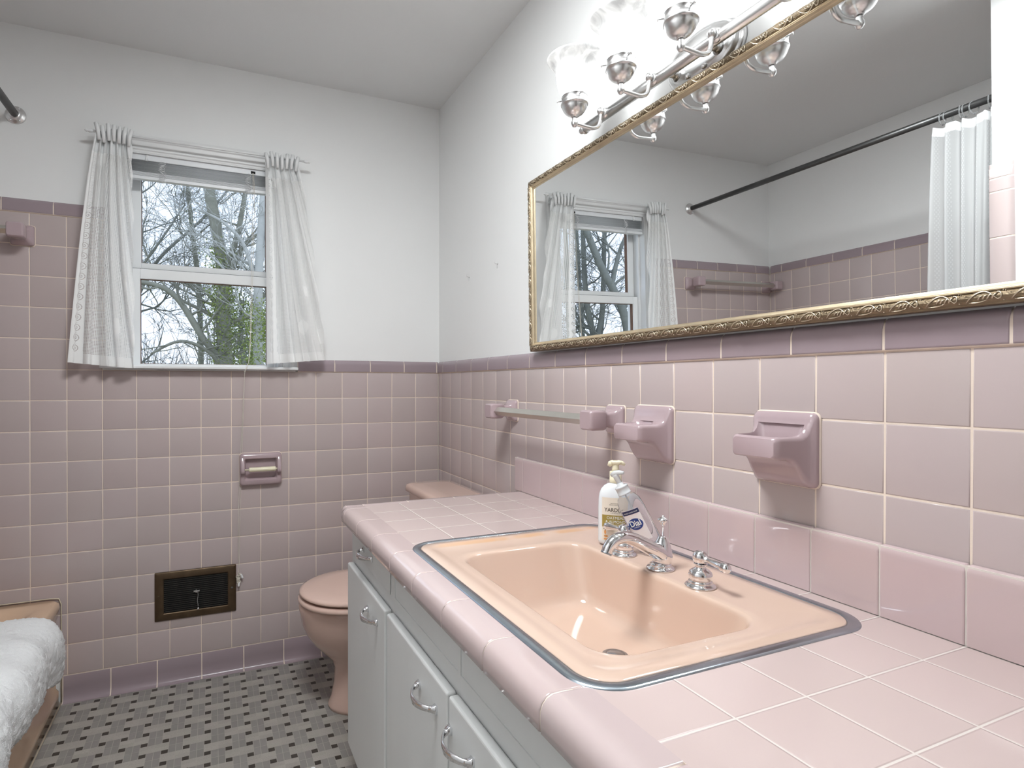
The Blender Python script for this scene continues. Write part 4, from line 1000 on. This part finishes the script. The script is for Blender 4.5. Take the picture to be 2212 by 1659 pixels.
def oval(hw, d, z, n=36, p=2.3):
    pts = []
    for i in range(n):
        a = 2 * pi * i / n; c, s = cos(a), sin(a); pts.append((hw * abs(c) ** (2 / p) * (1 if c > 0 else -1), d * abs(s) ** (2 / p) * (1 if s > 0 else -1), z))
    return pts
face_cam = atan2(-.94220 + .125, 1) * 0 + (atan2(-1.025, -.817) + pi / 2)      # local -Y looks at the camera side
M_lotion = mat('milky_white_plastic', (.80, .83, .86), .25, sss=.1, coat=.2)
M_label = mat('cream_paper_label', (.80, .72, .62), .4)
M_olive = mat('olive_gold_print', (.36, .26, .06), .4)
M_ink = mat('dark_brown_ink', (.06, .045, .03), .5); M_wink = mat('white_ink', (.85, .85, .82), .5); M_orange = mat('almond_orange_print', (.70, .33, .12), .5)
M_blue = mat('deep_blue_print', (.02, .05, .22), .3); M_navy = mat('navy_print', (.015, .02, .08), .3)
lb = thing('lotion_bottle', 'opaque white pump bottle with an olive and cream label, upright behind the faucet', 'lotion bottle', (-.1285, -1.418, CT + .0026), (0, 0, face_cam))
w = MB(); w.loft([oval(.033, .0175, 0), oval(.0362, .0205, .003), oval(.0370, .0212, .008), oval(.0368, .0212, .075), oval(.0362, .0210, .098), oval(.0345, .0205, .110), oval(.0305, .0190, .120), oval(.0240, .0165, .1275), oval(.0165, .0145, .1318), oval(.0125, .0125, .1330, p=2), oval(.0115, .0115, .1345, p=2)])
obj('bottle_body', w, M_lotion, lb)
w = MB(); w.lathe([(.0120, .1335), (.0130, .1345), (.0130, .1440), (.0127, .1445), (.0127, .1580), (.0118, .1592), (.0, .1592)], n=28); obj('collar', w, M_cream, lb)
w = MB(); w.lathe([(.0078, .1592), (.0075, .1650), (.0070, .1720), (.0068, .1745)], n=20)
w.loft([[(x, y, z + dz) for x, y in rrect(cx, 0, hx, hy, r, 4)] for cx, hx, hy, r, z, dz in ((.000, .0090, .0068, .006, .1740, 0), (.001, .0120, .0082, .007, .1765, 0), (.001, .0128, .0085, .007, .1800, 0), (-.0005, .0105, .0070, .006, .1822, 0))])
w.tube([(.004, 0, .1785), (.014, 0, .1775), (.0195, 0, .1735)], [.0058, .0045, .0032], 10)
w.tube([(-.004, 0, .1785), (-.0115, 0, .1755), (-.0145, 0, .1700)], [.0062, .0060, .0038], 10)
obj('pump_head', w, M_cream, lb)
fm = on_face(.0369, .0212, 2.3)
obj('label', patch(-.0285, .0285, .010, .104, fm), M_label, lb, fix=False)
fm2 = on_face(.0369, .0212, 2.3, .0008); fm3 = on_face(.0369, .0212, 2.3, .0011)
obj('olive_panel', patch(-.0280, .0280, .0395, .0660, fm2), M_olive, lb, fix=False)
text_part('brand_text', 'YARDLEY', .0118, -.0005, .0735, fm2, M_ink, lb, .0001, .92)
text_part('city_text', 'LONDON', .0036, .0, .0695, fm2, M_ink, lb, 0, 1.0, 1.5)
text_part('small_text', 'BOTANICAL\nMOISTURIZING', .0032, .0, .0905, fm2, M_ink, lb, 0, 1.0, 1.2)
text_part('scent_text', 'OATMEAL\n& ALMOND', .0085, .0, .0575, fm3, M_wink, lb, 0, .95)
text_part('care_text', 'Moisturizes and Nourishes\nDry Skin', .0034, .0, .0445, fm3, M_wink, lb)
w = MB()
for (u, v, a, b) in ((-.020, .020, .0042, .0026), (-.0205, .0135, .0038, .0022), (-.0215, .0285, .0022, .0050)):
    q = patch(u - a, u + a, v - b, v + b, fm2, 6, 'oval'); k = len(w.v); w.v += q.v; [w.face([k + i for i in f]) for f in q.f]
obj('almond_print', w, M_orange, lb, fix=False)
w = MB()
for (u, v, a, b) in ((-.0235, .0355, .0020, .0008), (-.019, .0350, .0022, .0008), (-.021, .0335, .0007, .0018)):
    q = patch(u - a, u + a, v - b, v + b, fm2, 6, 'oval'); k = len(w.v); w.v += q.v; [w.face([k + i for i in f]) for f in q.f]
obj('flower_print', w, M_ink, lb, fix=False)

M_pet = mat('clear_soap_bottle', (.93, .95, .98), .03, trans=.96, ior=1.12)
M_frost = mat('frosted_clear_plastic', (.86, .88, .90), .22, trans=.35, ior=1.3)
sb = thing('soap_bottle', 'clear pump bottle with a blue oval label leaning against the white lotion bottle', 'soap bottle', (-.108, -1.512, CT + .0135))
axz = Vector((-.047, .036, .118)).normalized(); fy = Vector((1.04, .55, 0)); fy = (fy - axz * fy.dot(axz)).normalized(); fx_ = fy.cross(axz)
sb.rotation_euler = Matrix((fx_, fy, axz)).transposed().to_euler()
w = MB(); w.loft([oval(.0245, .0150, 0), oval(.0275, .0180, .003), oval(.0282, .0185, .010), oval(.0270, .0180, .060), oval(.0262, .0176, .095), oval(.0245, .0168, .108), oval(.0190, .0150, .118), oval(.0135, .0130, .1225, p=2), oval(.0125, .0125, .1245, p=2)])
obj('bottle_body', w, M_pet, sb)
w = MB(); w.lathe([(.0128, .1235), (.0142, .1245), (.0142, .1265), (.0135, .1270), (.0135, .1385), (.0142, .1392), (.0142, .1410), (.0118, .1425), (.0070, .1432), (.0068, .1490)], n=26); obj('collar', w, M_frost, sb)
w = MB(); w.lathe([(.0040, .1430), (.0050, .1500), (.0064, .1640), (.0072, .1680), (.0, .1690)], n=16)
w.tube([(-.0085, 0, .1690), (.0, 0, .1705), (.010, 0, .1690), (.0200, 0, .1650)], [.0040, .0062, .0050, .0030], 10)
obj('pump_head', w, M_frost, sb)
w = MB(); w.tube([(0, 0, .124), (.002, 0, .06), (.004, 0, .006)], .0016, 8); obj('dip_tube', w, M_frost, sb)
gm = on_face(.0272, .0181, 2.3, .0004); gm2 = on_face(.0272, .0181, 2.3, .0007); gm3 = on_face(.0272, .0181, 2.3, .0010)
obj('label', patch(-.0185, .0185, .026, .0935, gm), mat('pale_film_label', (.80, .74, .74), .35), sb, fix=False)
obj('navy_band', patch(-.0185, .0185, .0835, .0925, gm2), M_navy, sb, fix=False)
obj('blue_oval', patch(-.0165, .0155, .0500, .0745, gm2, 14, 'oval'), M_blue, sb, fix=False)
text_part('brand_text', 'Dial', .0175, -.0005, .0585, gm3, M_wink, sb, .0003, .9)
text_part('small_text', 'COMPLETE', .0030, -.0005, .0545, gm3, M_wink, sb)
text_part('band_text', 'LIQUID HAND SOAP', .0034, .0, .0865, gm3, M_wink, sb)

# ================================================================ mirror
TILT = .015
mi = thing('wall_mirror', 'wide wall mirror in an ornate antique gold frame above the vanity', 'mirror', (-.0245, -1.54, 1.507), (0, -TILT, 0))
HL, HH, FW = .672, .2655, .0270
def mrect(a, b, x): return [(x, y, z) for y, z in ((-a, -b), (a, -b), (a, b), (-a, b))]
w = MB(); w.quad(mrect(HL - FW + .004, HH - FW + .004, 0)); obj('mirror_glass', w, M_mirror, mi, fix=False)
w = MB(); w.box((.001, -HL + .01, -HH + .01), (.0135, HL - .01, HH - .01)); obj('backing_board', w, M_goldd, mi)
def frame_part(name, prof, m):
    w = MB(); w.loft([mrect(HL - i, HH - i, -d) for i, d in prof], False, False, 0, False); return obj(name, w, m, mi)
frame_part('outer_band', [(0, -.0135), (0, .002), (.0008, .0045), (.0022, .0052), (.0030, .0052), (.0036, .0060), (.0070, .0095), (.0105, .0108), (.0140, .0100), (.0168, .0075), (.0176, .0070)], M_goldd)
frame_part('inner_band', [(.0176, .0070), (.0178, .0092), (.0195, .0098), (.0200, .0086), (.0212, .0085), (.0216, .0076), (.0245, .0052), (.0250, .0030), (FW, .0022), (FW, -.0005)], M_gold)
w = MB()      # scrolling leaf relief, one motif every 47 mm
def motif(o, along, inn, s):
    """o on the band centre line; along = direction, inn = towards the glass"""
    o, a, n_, = Vector(o), Vector(along), Vector(inn); up = Vector((-1, 0, 0))
    def P(t, q): 
        h = .0112 - abs(q - .0105 + .0105) * 0 - ((q) / .0085) ** 2 * .0042
        return o + a * t + n_ * q + up * (h + .0004)
    main = [P(-.021 + .034 * i / 10, -.0055 + .0125 * sin(pi * min(1, i / 10 * .98)) ** 1.0) for i in range(11)]
    w.tube(main, [.0005 + .0007 * sin(pi * i / 10) for i in range(11)], 5)
    curl = [P(.013 + .0035 * cos(t), .0005 + .0045 * sin(t)) for t in [2.2 - i * .55 for i in range(9)]]
    w.tube(curl, [.0011 - .00007 * i for i in range(9)], 5)
    low = [P(-.018 + .020 * i / 6, -.0062 - .0012 * sin(pi * i / 6) + .0022 * i / 6) for i in range(7)]
    w.tube(low, [.0008, .0009, .0009, .0008, .0007, .0005, .0003], 5)
    for k in range(4):
        t = -.008 + k * .0048; w.tube([P(t, -.003), P(t + .0022, .0008), P(t + .0062, .0018 + .0008 * k)], [.0010, .0011, .0003], 5)
    for k, (t, q) in enumerate(((.0175, .0066), (.0200, .0058), (.0182, -.0060), (-.0125, .0050), (.0225, .0048), (-.0215, .0030))):
        p_ = P(t, q); r = .0009 if k < 4 else .0007; w.lathe([(0, -r), (r * .9, -r * .4), (r * .9, r * .4), (0, r)], p_, up, 6)
cb_ = .0105
for sgn in (-1, 1):
    n_m = 28; L = 2 * (HL - cb_) - .01
    for i in range(n_m):
        y = (L / 2 - (i + .5) * L / n_m); motif((0, y, sgn * (HH - cb_)), (0, -1, 0), (0, 0, -sgn), 1)
    n_m = 11; L = 2 * (HH - cb_) - .01
    for i in range(n_m):
        z = (-L / 2 + (i + .5) * L / n_m); motif((0, sgn * (HL - cb_), z), (0, 0, 1), (0, -sgn, 0), 1)
so = obj('scroll_relief', w, M_silverg, mi, fix=False); so['kind'] = 'stuff'

# ================================================================ vanity light
vl = thing('vanity_light', 'brushed nickel wall light with four alabaster bell shades above the mirror', 'wall light', (PAINT - .0003, -1.542, 1.812))
w = MB()
def ell(hy, hz, x, n=48): return [(x, hy * cos(2 * pi * i / n), hz * sin(2 * pi * i / n) + .008) for i in range(n)]
w.loft([ell(.100, .062, 0), ell(.100, .062, -.006), ell(.0985, .0605, -.010), ell(.094, .057, -.012), ell(.092, .055, -.014), ell(.091, .0542, -.019), ell(.088, .052, -.023), ell(.083, .0475, -.0245), ell(.080, .045, -.0255), ell(.078, .0435, -.0275), ell(.070, .038, -.029), ell(.04, .02, -.030)])
obj('back_plate', w, M_nickel, vl)
bxx, bz = -.058, -.008
obj('cross_bar', MB().tube([(bxx, .345, bz), (bxx, -.345, bz)], .0118, 24), M_nickel, vl)
for s in (-1, 1):
    obj('bar_end', MB().lathe([(.0118, 0), (.0132, .001), (.0132, .005), (.0100, .007), (.0062, .010), (.0075, .014), (.0080, .018), (.0055, .023), (.0, .025)], (bxx, s * .344, bz), Vector((0, s, 0)), 20), M_nickel, vl)
    obj('stand_off', MB().lathe([(.014, 0), (.010, .006), (.0085, .010), (.0085, .03)], (-.028, s * .055, bz + .002), Vector((-1, 0, 0)), 18), M_nickel, vl)
    obj('plate_screw', MB().lathe([(.005, 0), (.0062, .003), (.004, .006), (.0, .0075)], (-.029, s * .022, -.026), Vector((-1, 0, 0)), 12), M_nickel, vl)
def shade_mat():
    m, n, out = newmat('glowing_alabaster_glass'); N = n.nodes; L = n.links
    b = N.new('ShaderNodeBsdfPrincipled'); b.inputs['Base Color'].default_value = (.86, .86, .85, 1); b.inputs['Roughness'].default_value = .25
    e = N.new('ShaderNodeEmission'); e.inputs['Color'].default_value = (.97, .99, 1, 1); e.inputs['Strength'].default_value = SHADE_E
    a = N.new('ShaderNodeAddShader'); L.new(b.outputs[0], a.inputs[0]); L.new(e.outputs[0], a.inputs[1]); L.new(a.outputs[0], out.inputs[0]); return m
def rim_mat():
    m, n, out = newmat('alabaster_rim_glass'); N = n.nodes; L = n.links
    t = N.new('ShaderNodeTexCoord'); z = N.new('ShaderNodeTexNoise'); z.inputs['Scale'].default_value = 14; z.inputs['Detail'].default_value = 5; z.inputs['Distortion'].default_value = 2.2; L.new(t.outputs['Object'], z.inputs['Vector'])
    r = N.new('ShaderNodeValToRGB'); r.color_ramp.elements[0].position = .35; r.color_ramp.elements[0].color = (.50, .50, .50, 1); r.color_ramp.elements[1].position = .62; r.color_ramp.elements[1].color = (.80, .80, .79, 1); L.new(z.outputs['Fac'], r.inputs[0])
    d = N.new('ShaderNodeBsdfPrincipled'); d.inputs['Roughness'].default_value = .2; L.new(r.outputs[0], d.inputs['Base Color'])
    tl = N.new('ShaderNodeBsdfTranslucent'); L.new(r.outputs[0], tl.inputs[0]); mx = N.new('ShaderNodeMixShader'); mx.inputs[0].default_value = .5; L.new(d.outputs[0], mx.inputs[1]); L.new(tl.outputs[0], mx.inputs[2])
    e = N.new('ShaderNodeEmission'); e.inputs['Strength'].default_value = .30; L.new(r.outputs[0], e.inputs['Color'])
    a = N.new('ShaderNodeAddShader'); L.new(mx.outputs[0], a.inputs[0]); L.new(e.outputs[0], a.inputs[1]); L.new(a.outputs[0], out.inputs[0]); return m
M_shade, M_rim = shade_mat(), rim_mat()
FXl = -.148 - vl.location.x
for i, yl in enumerate((-1.287, -1.457, -1.627, -1.797)):
    y = yl + 1.542
    w = MB(); w.lathe([(.0125, -.004), (.0130, .000), (.0105, .004), (.0085, .006)], (bxx - .008, y, bz), Vector((-1, 0, 0)), 18)
    w.lathe([(0, -.0085), (.0050, -.0075), (.0080, -.002), (.0082, .002), (.0055, .0075), (0, .009)], (bxx - .0205, y, bz + .001), 'Z', 16)
    w.tube(spline([(bxx - .0205, y, bz - .004), (bxx - .021, y, bz - .020), (bxx - .027, y, bz - .036), (bxx - .042, y, bz - .0435), (bxx - .058, y, bz - .0440), (FXl + .003, y, bz - .0415)], 5), .0045, 12)
    w.lathe([(0, -.0105), (.0045, -.0095), (.0078, -.004), (.0078, .0015), (.0052, .0065), (.0056, .009), (.0052, .012)], (FXl, y, bz - .040), 'Z', 18)
    arm = obj('arm', w, M_nickel, vl)
    z0 = -.0355
    w = MB(); w.lathe([(.0055, 0), (.0085, .001), (.0090, .003), (.0140, .005), (.0205, .0095), (.0255, .0155), (.0290, .0225), (.0302, .0285), (.0320, .0290), (.0322, .0315), (.0300, .0322), (.0300, .0475), (.0308, .0482), (.0308, .0495), (.0290, .0497), (.0270, .030), (.010, .012)], (FXl, y, z0), 'Z', 36)
    cup = obj('shade_holder', w, M_nickel, vl)
    for a in (.35, .35 + 2 * pi / 3, .35 + 4 * pi / 3):
        dv = Vector((cos(a), sin(a), 0)); sm = MB().lathe([(.0012, .0), (.0012, .010), (.0032, .0105), (.0032, .0120), (0, .0125)], Vector((FXl, y, z0 + .043)) + dv * .0295, dv, 8)
        s_ = obj('thumb_screw', sm, M_nickel, vl); s_.parent = cup
    zs = z0 + .046
    w = MB(); w.lathe([(.0285, 0), (.0335, .010), (.0385, .024), (.0415, .038), (.0430, .052), (.0438, .060)], (FXl, y, zs), 'Z', 36, caps=False)
    w.lathe([(.0419, .060), (.0400, .045), (.0360, .020), (.0300, .006), (.004, .004)], (FXl, y, zs), 'Z', 36, caps=False)
    w.mi = [0] * len(w.mi)
    k = len(w.f); w.lathe([(.0438, .060), (.0462, .068), (.0510, .076), (.0580, .0835), (.0640, .0895), (.0660, .0930), (.0652, .0945), (.0630, .0925), (.0565, .0860), (.0490, .0780), (.0440, .0690), (.0419, .060)], (FXl, y, zs), 'Z', 36, caps=False)
    for q in range(k, len(w.f)): w.mi[q] = 1
    obj('glass_shade', w, [M_shade, M_rim], vl)

# ================================================================ outside
M_bark = mat('grey_mossy_bark', (.27, .265, .235), .9, var=.35, vscale=6, col2=(.36, .37, .30), bump=.4, bscale=30)
M_bark2 = mat('pale_bark', (.46, .47, .45), .9, var=.25, vscale=6, bump=.3, bscale=30)
M_bark3 = mat('dark_wet_bark', (.21, .22, .20), .9, var=.3, vscale=6, bump=.3, bscale=30)
M_ivy = mat('green_ivy_leaf', (.17, .24, .06), .5, col2=(.34, .40, .12), vscale=5)
M_ivyd = mat('dull_evergreen_leaf', (.14, .19, .10), .6, col2=(.27, .31, .17), vscale=4)
def grow(w, p, d, L, r, depth, rnd, wander=.22, up=.04, kids=5, spread=.75, rmin=.004, tips=None):
    n = 6 if depth > 2 else 4; pts = [p.copy()]; rs = [r]; q = p.copy(); v = d.normalized()
    for i in range(n):
        v = (v + Vector((rnd.gauss(0, wander), rnd.gauss(0, wander), rnd.gauss(0, wander) + up))).normalized()
        q = q + v * (L / n); pts.append(q.copy()); rs.append(max(rmin * .5, r * (1 - .72 * (i + 1) / n)))
    w.tube(pts, rs, 7 if depth > 3 else 4 if depth > 1 else 3, caps=False)
    if tips is not None: tips += pts[2:]
    if depth <= 0: return
    for k in range(kids):
        t = rnd.uniform(.22, 1.0); i = min(n - 1, int(t * n)); f = t * n - i; o = pts[i].lerp(pts[i + 1], f); ax = (pts[i + 1] - pts[i]).normalized()
        a = ax.orthogonal().normalized(); a.rotate(Matrix.Rotation(rnd.uniform(0, 2 * pi), 3, ax)); nd = (ax + a * rnd.uniform(.6, 1.3) * spread).normalized()
        grow(w, o, nd, L * rnd.uniform(.42, .72), max(rmin, rs[i] * rnd.uniform(.40, .62)), depth - 1, rnd, wander, up, kids, spread, rmin, tips)
def leaves(w, centres, count, spread, size, rnd):
    for _ in range(count):
        c = rnd.choice(centres); p = Vector(c) + Vector((rnd.gauss(0, spread), rnd.gauss(0, spread), rnd.gauss(0, spread)))
        a = Vector((rnd.gauss(0, 1), rnd.gauss(0, 1), rnd.gauss(0, 1))).normalized() * size * rnd.uniform(.5, 1.2); b = a.orthogonal().normalized() * size * rnd.uniform(.3, .8); b.rotate(Matrix.Rotation(rnd.uniform(0, 6.3), 3, a.normalized()))
        w.quad([p - a, p + b, p + a, p - b], 0, False)
GZ = -.7
def tree(label, base, trunk, r0, r1, limbs, m, seed, depth=3, kids=4, leafy=None, rmin=.005, Ls=1.6, auto=14):
    rnd = random.Random(seed); t = thing('bare_tree', label, 'tree', (base[0], base[1], GZ)); o = Vector((base[0], base[1], GZ))
    w = MB(); path = [Vector(p) - o for p in spline([(base[0], base[1], GZ - .1)] + trunk, 4)]; n = len(path)
    w.tube(path, [r0 + (r1 - r0) * i / (n - 1) for i in range(n)], 10)
    for k in range(auto):
        i = rnd.randint(n // 4, n - 2); ax = (path[i + 1] - path[i]).normalized(); a = Vector((rnd.uniform(-1, 1), rnd.uniform(-.7, .7), rnd.uniform(-.1, .8))).normalized()
        grow(w, path[i], (ax * .35 + a).normalized(), Ls * rnd.uniform(.7, 1.3), (r0 + (r1 - r0) * i / n) * rnd.uniform(.22, .42), depth, rnd, kids=kids, rmin=rmin)
    for pts, ra, rb in limbs:
        lp = [Vector(p) - o for p in spline(pts, 5)]; m_ = len(lp)
        w.tube(lp, [ra + (rb - ra) * i / (m_ - 1) for i in range(m_)], 8)
        for i in range(2, m_, 2):
            a = Vector((rnd.uniform(-1, 1), rnd.uniform(-.6, .6), rnd.uniform(-.5, 1))).normalized(); grow(w, lp[i], a, Ls * .7 * rnd.uniform(.6, 1.2), (ra + (rb - ra) * i / m_) * .45, max(1, depth - 1), rnd, kids=kids, rmin=rmin)
    obj('trunk_and_branches', w, m, t, fix=False)
    if leafy:
        cnt, spread, size, lm, zr = leafy; w = MB(); cs = [p for p in path if zr[0] < p.z + GZ < zr[1]]
        cs2 = []
        for a, b in zip(cs[:-1], cs[1:]): cs2 += [a.lerp(b, f) for f in (0, .33, .66)]
        leaves(w, cs2 or path, cnt, spread, size, rnd); lf = obj('ivy_leaves', w, lm, t, fix=False); lf['kind'] = 'stuff'
    return t
tree('ivy covered grey tree in the middle of the window view', (-.70, 10), [(-.72, 10, 1.3), (-.76, 10, 2.6), (-.78, 10.1, 3.6), (-1.05, 10.1, 5.2), (-1.4, 10, 7)], .17, .09,
     [([(-.75, 10, 1.6), (-1.1, 9.9, 2.0), (-1.55, 9.8, 2.75), (-1.95, 9.7, 3.0), (-2.6, 9.7, 3.05)], .075, .035), ([(-.72, 10, 1.3), (-1.0, 9.8, 1.75), (-1.5, 9.6, 1.95), (-2.0, 9.6, 1.7)], .05, .02), ([(-.78, 10, 3.3), (-.5, 10, 4.1), (-.3, 10, 5.3)], .07, .04)],
     M_bark, 11, leafy=(5200, .13, .028, M_ivy, (.8, 4.1)))
tree('pale grey tree at the right edge of the window view', (-.17, 9), [(-.17, 9, 1.5), (-.16, 9, 3.0), (-.10, 9, 4.2), (.02, 9, 6)], .105, .06, [([(-.17, 9, 2.9), (-.40, 9, 3.7), (-.75, 9, 4.1), (-1.2, 9, 4.3)], .045, .02), ([(-.16, 9, 3.3), (.1, 9, 4.3)], .06, .04)],
     M_bark2, 23, leafy=(2200, .14, .026, M_ivy, (1.4, 2.9)))
tree('thin mossy tree left of the ivy covered one in the window view', (-1.22, 13), [(-1.22, 13, 2.0), (-1.27, 13, 3.6), (-1.42, 13, 5.0), (-1.6, 13, 7)], .075, .045, [], M_bark, 37, leafy=(1500, .05, .022, M_ivyd, (1.5, 6)), auto=18)
tree('spindly dark tree crossing the left edge of the window view', (-2.6, 11), [(-2.55, 11, 2.0), (-2.4, 11, 3.6), (-2.5, 11, 6)], .08, .04, [([(-2.5, 11, 2.6), (-2.0, 11, 3.7), (-1.2, 11, 4.6), (-.6, 11, 5.4)], .04, .02), ([(-2.5, 11, 3.2), (-1.9, 11, 4.2), (-1.5, 11, 4.9)], .03, .015)], M_bark3, 41, auto=18)
tree('twiggy evergreen clad tree low in the right of the window view', (-.05, 12), [(-.2, 12, 1.2), (-.35, 12, 2.3), (-.3, 12, 3.1)], .10, .04, [([(-.3, 12, 1.2), (-.9, 12, 1.8), (-1.1, 12, 2.6)], .04, .02), ([(-.3, 12, 1.4), (.3, 12, 2.5)], .04, .02)], M_bark2, 53, leafy=(5200, .30, .03, M_ivyd, (1.0, 3.1)), auto=16, Ls=1.1)
tree('leaning dark tree seen only in the mirror reflection', (-7.9, 8), [(-7.8, 8, 1.5), (-7.6, 8, 2.6), (-7.0, 8, 3.6), (-6.4, 8, 4.9)], .12, .07, [([(-7.6, 8, 2.6), (-8.2, 8, 3.3), (-8.8, 8, 3.5)], .07, .03), ([(-7.3, 8, 3.1), (-7.6, 8, 4.0), (-8.1, 8, 4.8)], .06, .03)], M_bark3, 61, leafy=(900, .10, .03, M_ivyd, (0, 2)))
tree('forked dark trunk seen low in the mirror reflection', (-7.3, 8.6), [(-7.3, 8.6, 1.3), (-7.25, 8.6, 2.0), (-7.05, 8.6, 3.0), (-7.0, 8.6, 5)], .11, .05, [([(-7.27, 8.6, 1.9), (-7.5, 8.6, 2.6), (-7.6, 8.6, 4.2), (-7.7, 8.6, 5.5)], .075, .04)], M_bark3, 67)
tree('slim straight tree nearest the curtain edge in the mirror reflection', (-6.75, 8.8), [(-6.7, 8.8, 1.3), (-6.7, 8.8, 3.0), (-6.6, 8.8, 6)], .07, .045, [], M_bark, 71, leafy=(600, .05, .02, M_ivyd, (0, 5)))
tree('slim dark tree among the trunks in the mirror reflection', (-8.3, 10.5), [(-8.3, 10.5, 2), (-8.2, 10.5, 4), (-8.1, 10.5, 7)], .07, .045, [], M_bark3, 73)
# distant woods
rnd = random.Random(5); w = MB()
for k in range(900):
    x = rnd.uniform(-45, 14); y = rnd.uniform(30, 44); h = rnd.uniform(1.2, 3.4) + 1.1; r = rnd.uniform(.02, .06)
    w.tube([(x, y, GZ), (x + rnd.gauss(0, .3), y, GZ + h * .6), (x + rnd.gauss(0, .5), y, GZ + h + .8)], [r, r * .7, r * .2], 3, caps=False)
    for _ in range(3):
        z = rnd.uniform(.4, 1) * h; w.tube([(x, y, GZ + z), (x + rnd.gauss(0, .8), y, GZ + z + .8)], [r * .4, .004], 3, caps=False)
dw = obj('distant_tree_line', w, mat('hazy_brown_twigs', (.26, .25, .23), .9, var=.2), fix=False); tag(dw, 'hazy brown band of far woods along the horizon outside the window', 'woods', kind='stuff')
w = MB(); nx, ny = 60, 14
for j in range(ny + 1):
    for i in range(nx + 1):
        x = -60 + i * 90 / nx; y = 1.2 + (j / ny) ** 2 * 60; w.v.append((x, y, GZ + (noise.noise(Vector((x * .08, y * .08, 1))) * .5 + .045 * max(0, y - 20)) * min(1, (y - 1.2) / 8)))
for j in range(ny):
    for i in range(nx): a = j * (nx + 1) + i; w.face((a, a + 1, a + nx + 2, a + nx + 1))
gl = obj('lawn', w, mat('winter_grass', (.16, .17, .08), .95, col2=(.25, .22, .13), vscale=1.5), fix=False); tag(gl, 'rough winter grass sloping up behind the house', 'grass', kind='stuff')
# pale scuff of paint on the floor
w = MB(); w.loft([[(.006 * k * cos(a) * 1.25, .006 * k * sin(a), z) for a in [2 * pi * i / 14 for i in range(14)]] for k, z in ((1, 0), (.8, .0008))]); pc = obj('paint_chip', w, M_whitep, loc=(-.6720, -.712, .0005)); tag(pc, 'small white paint chip on the patterned floor beside the cabinet', 'paint chip')
bpy.context.view_layer.update()
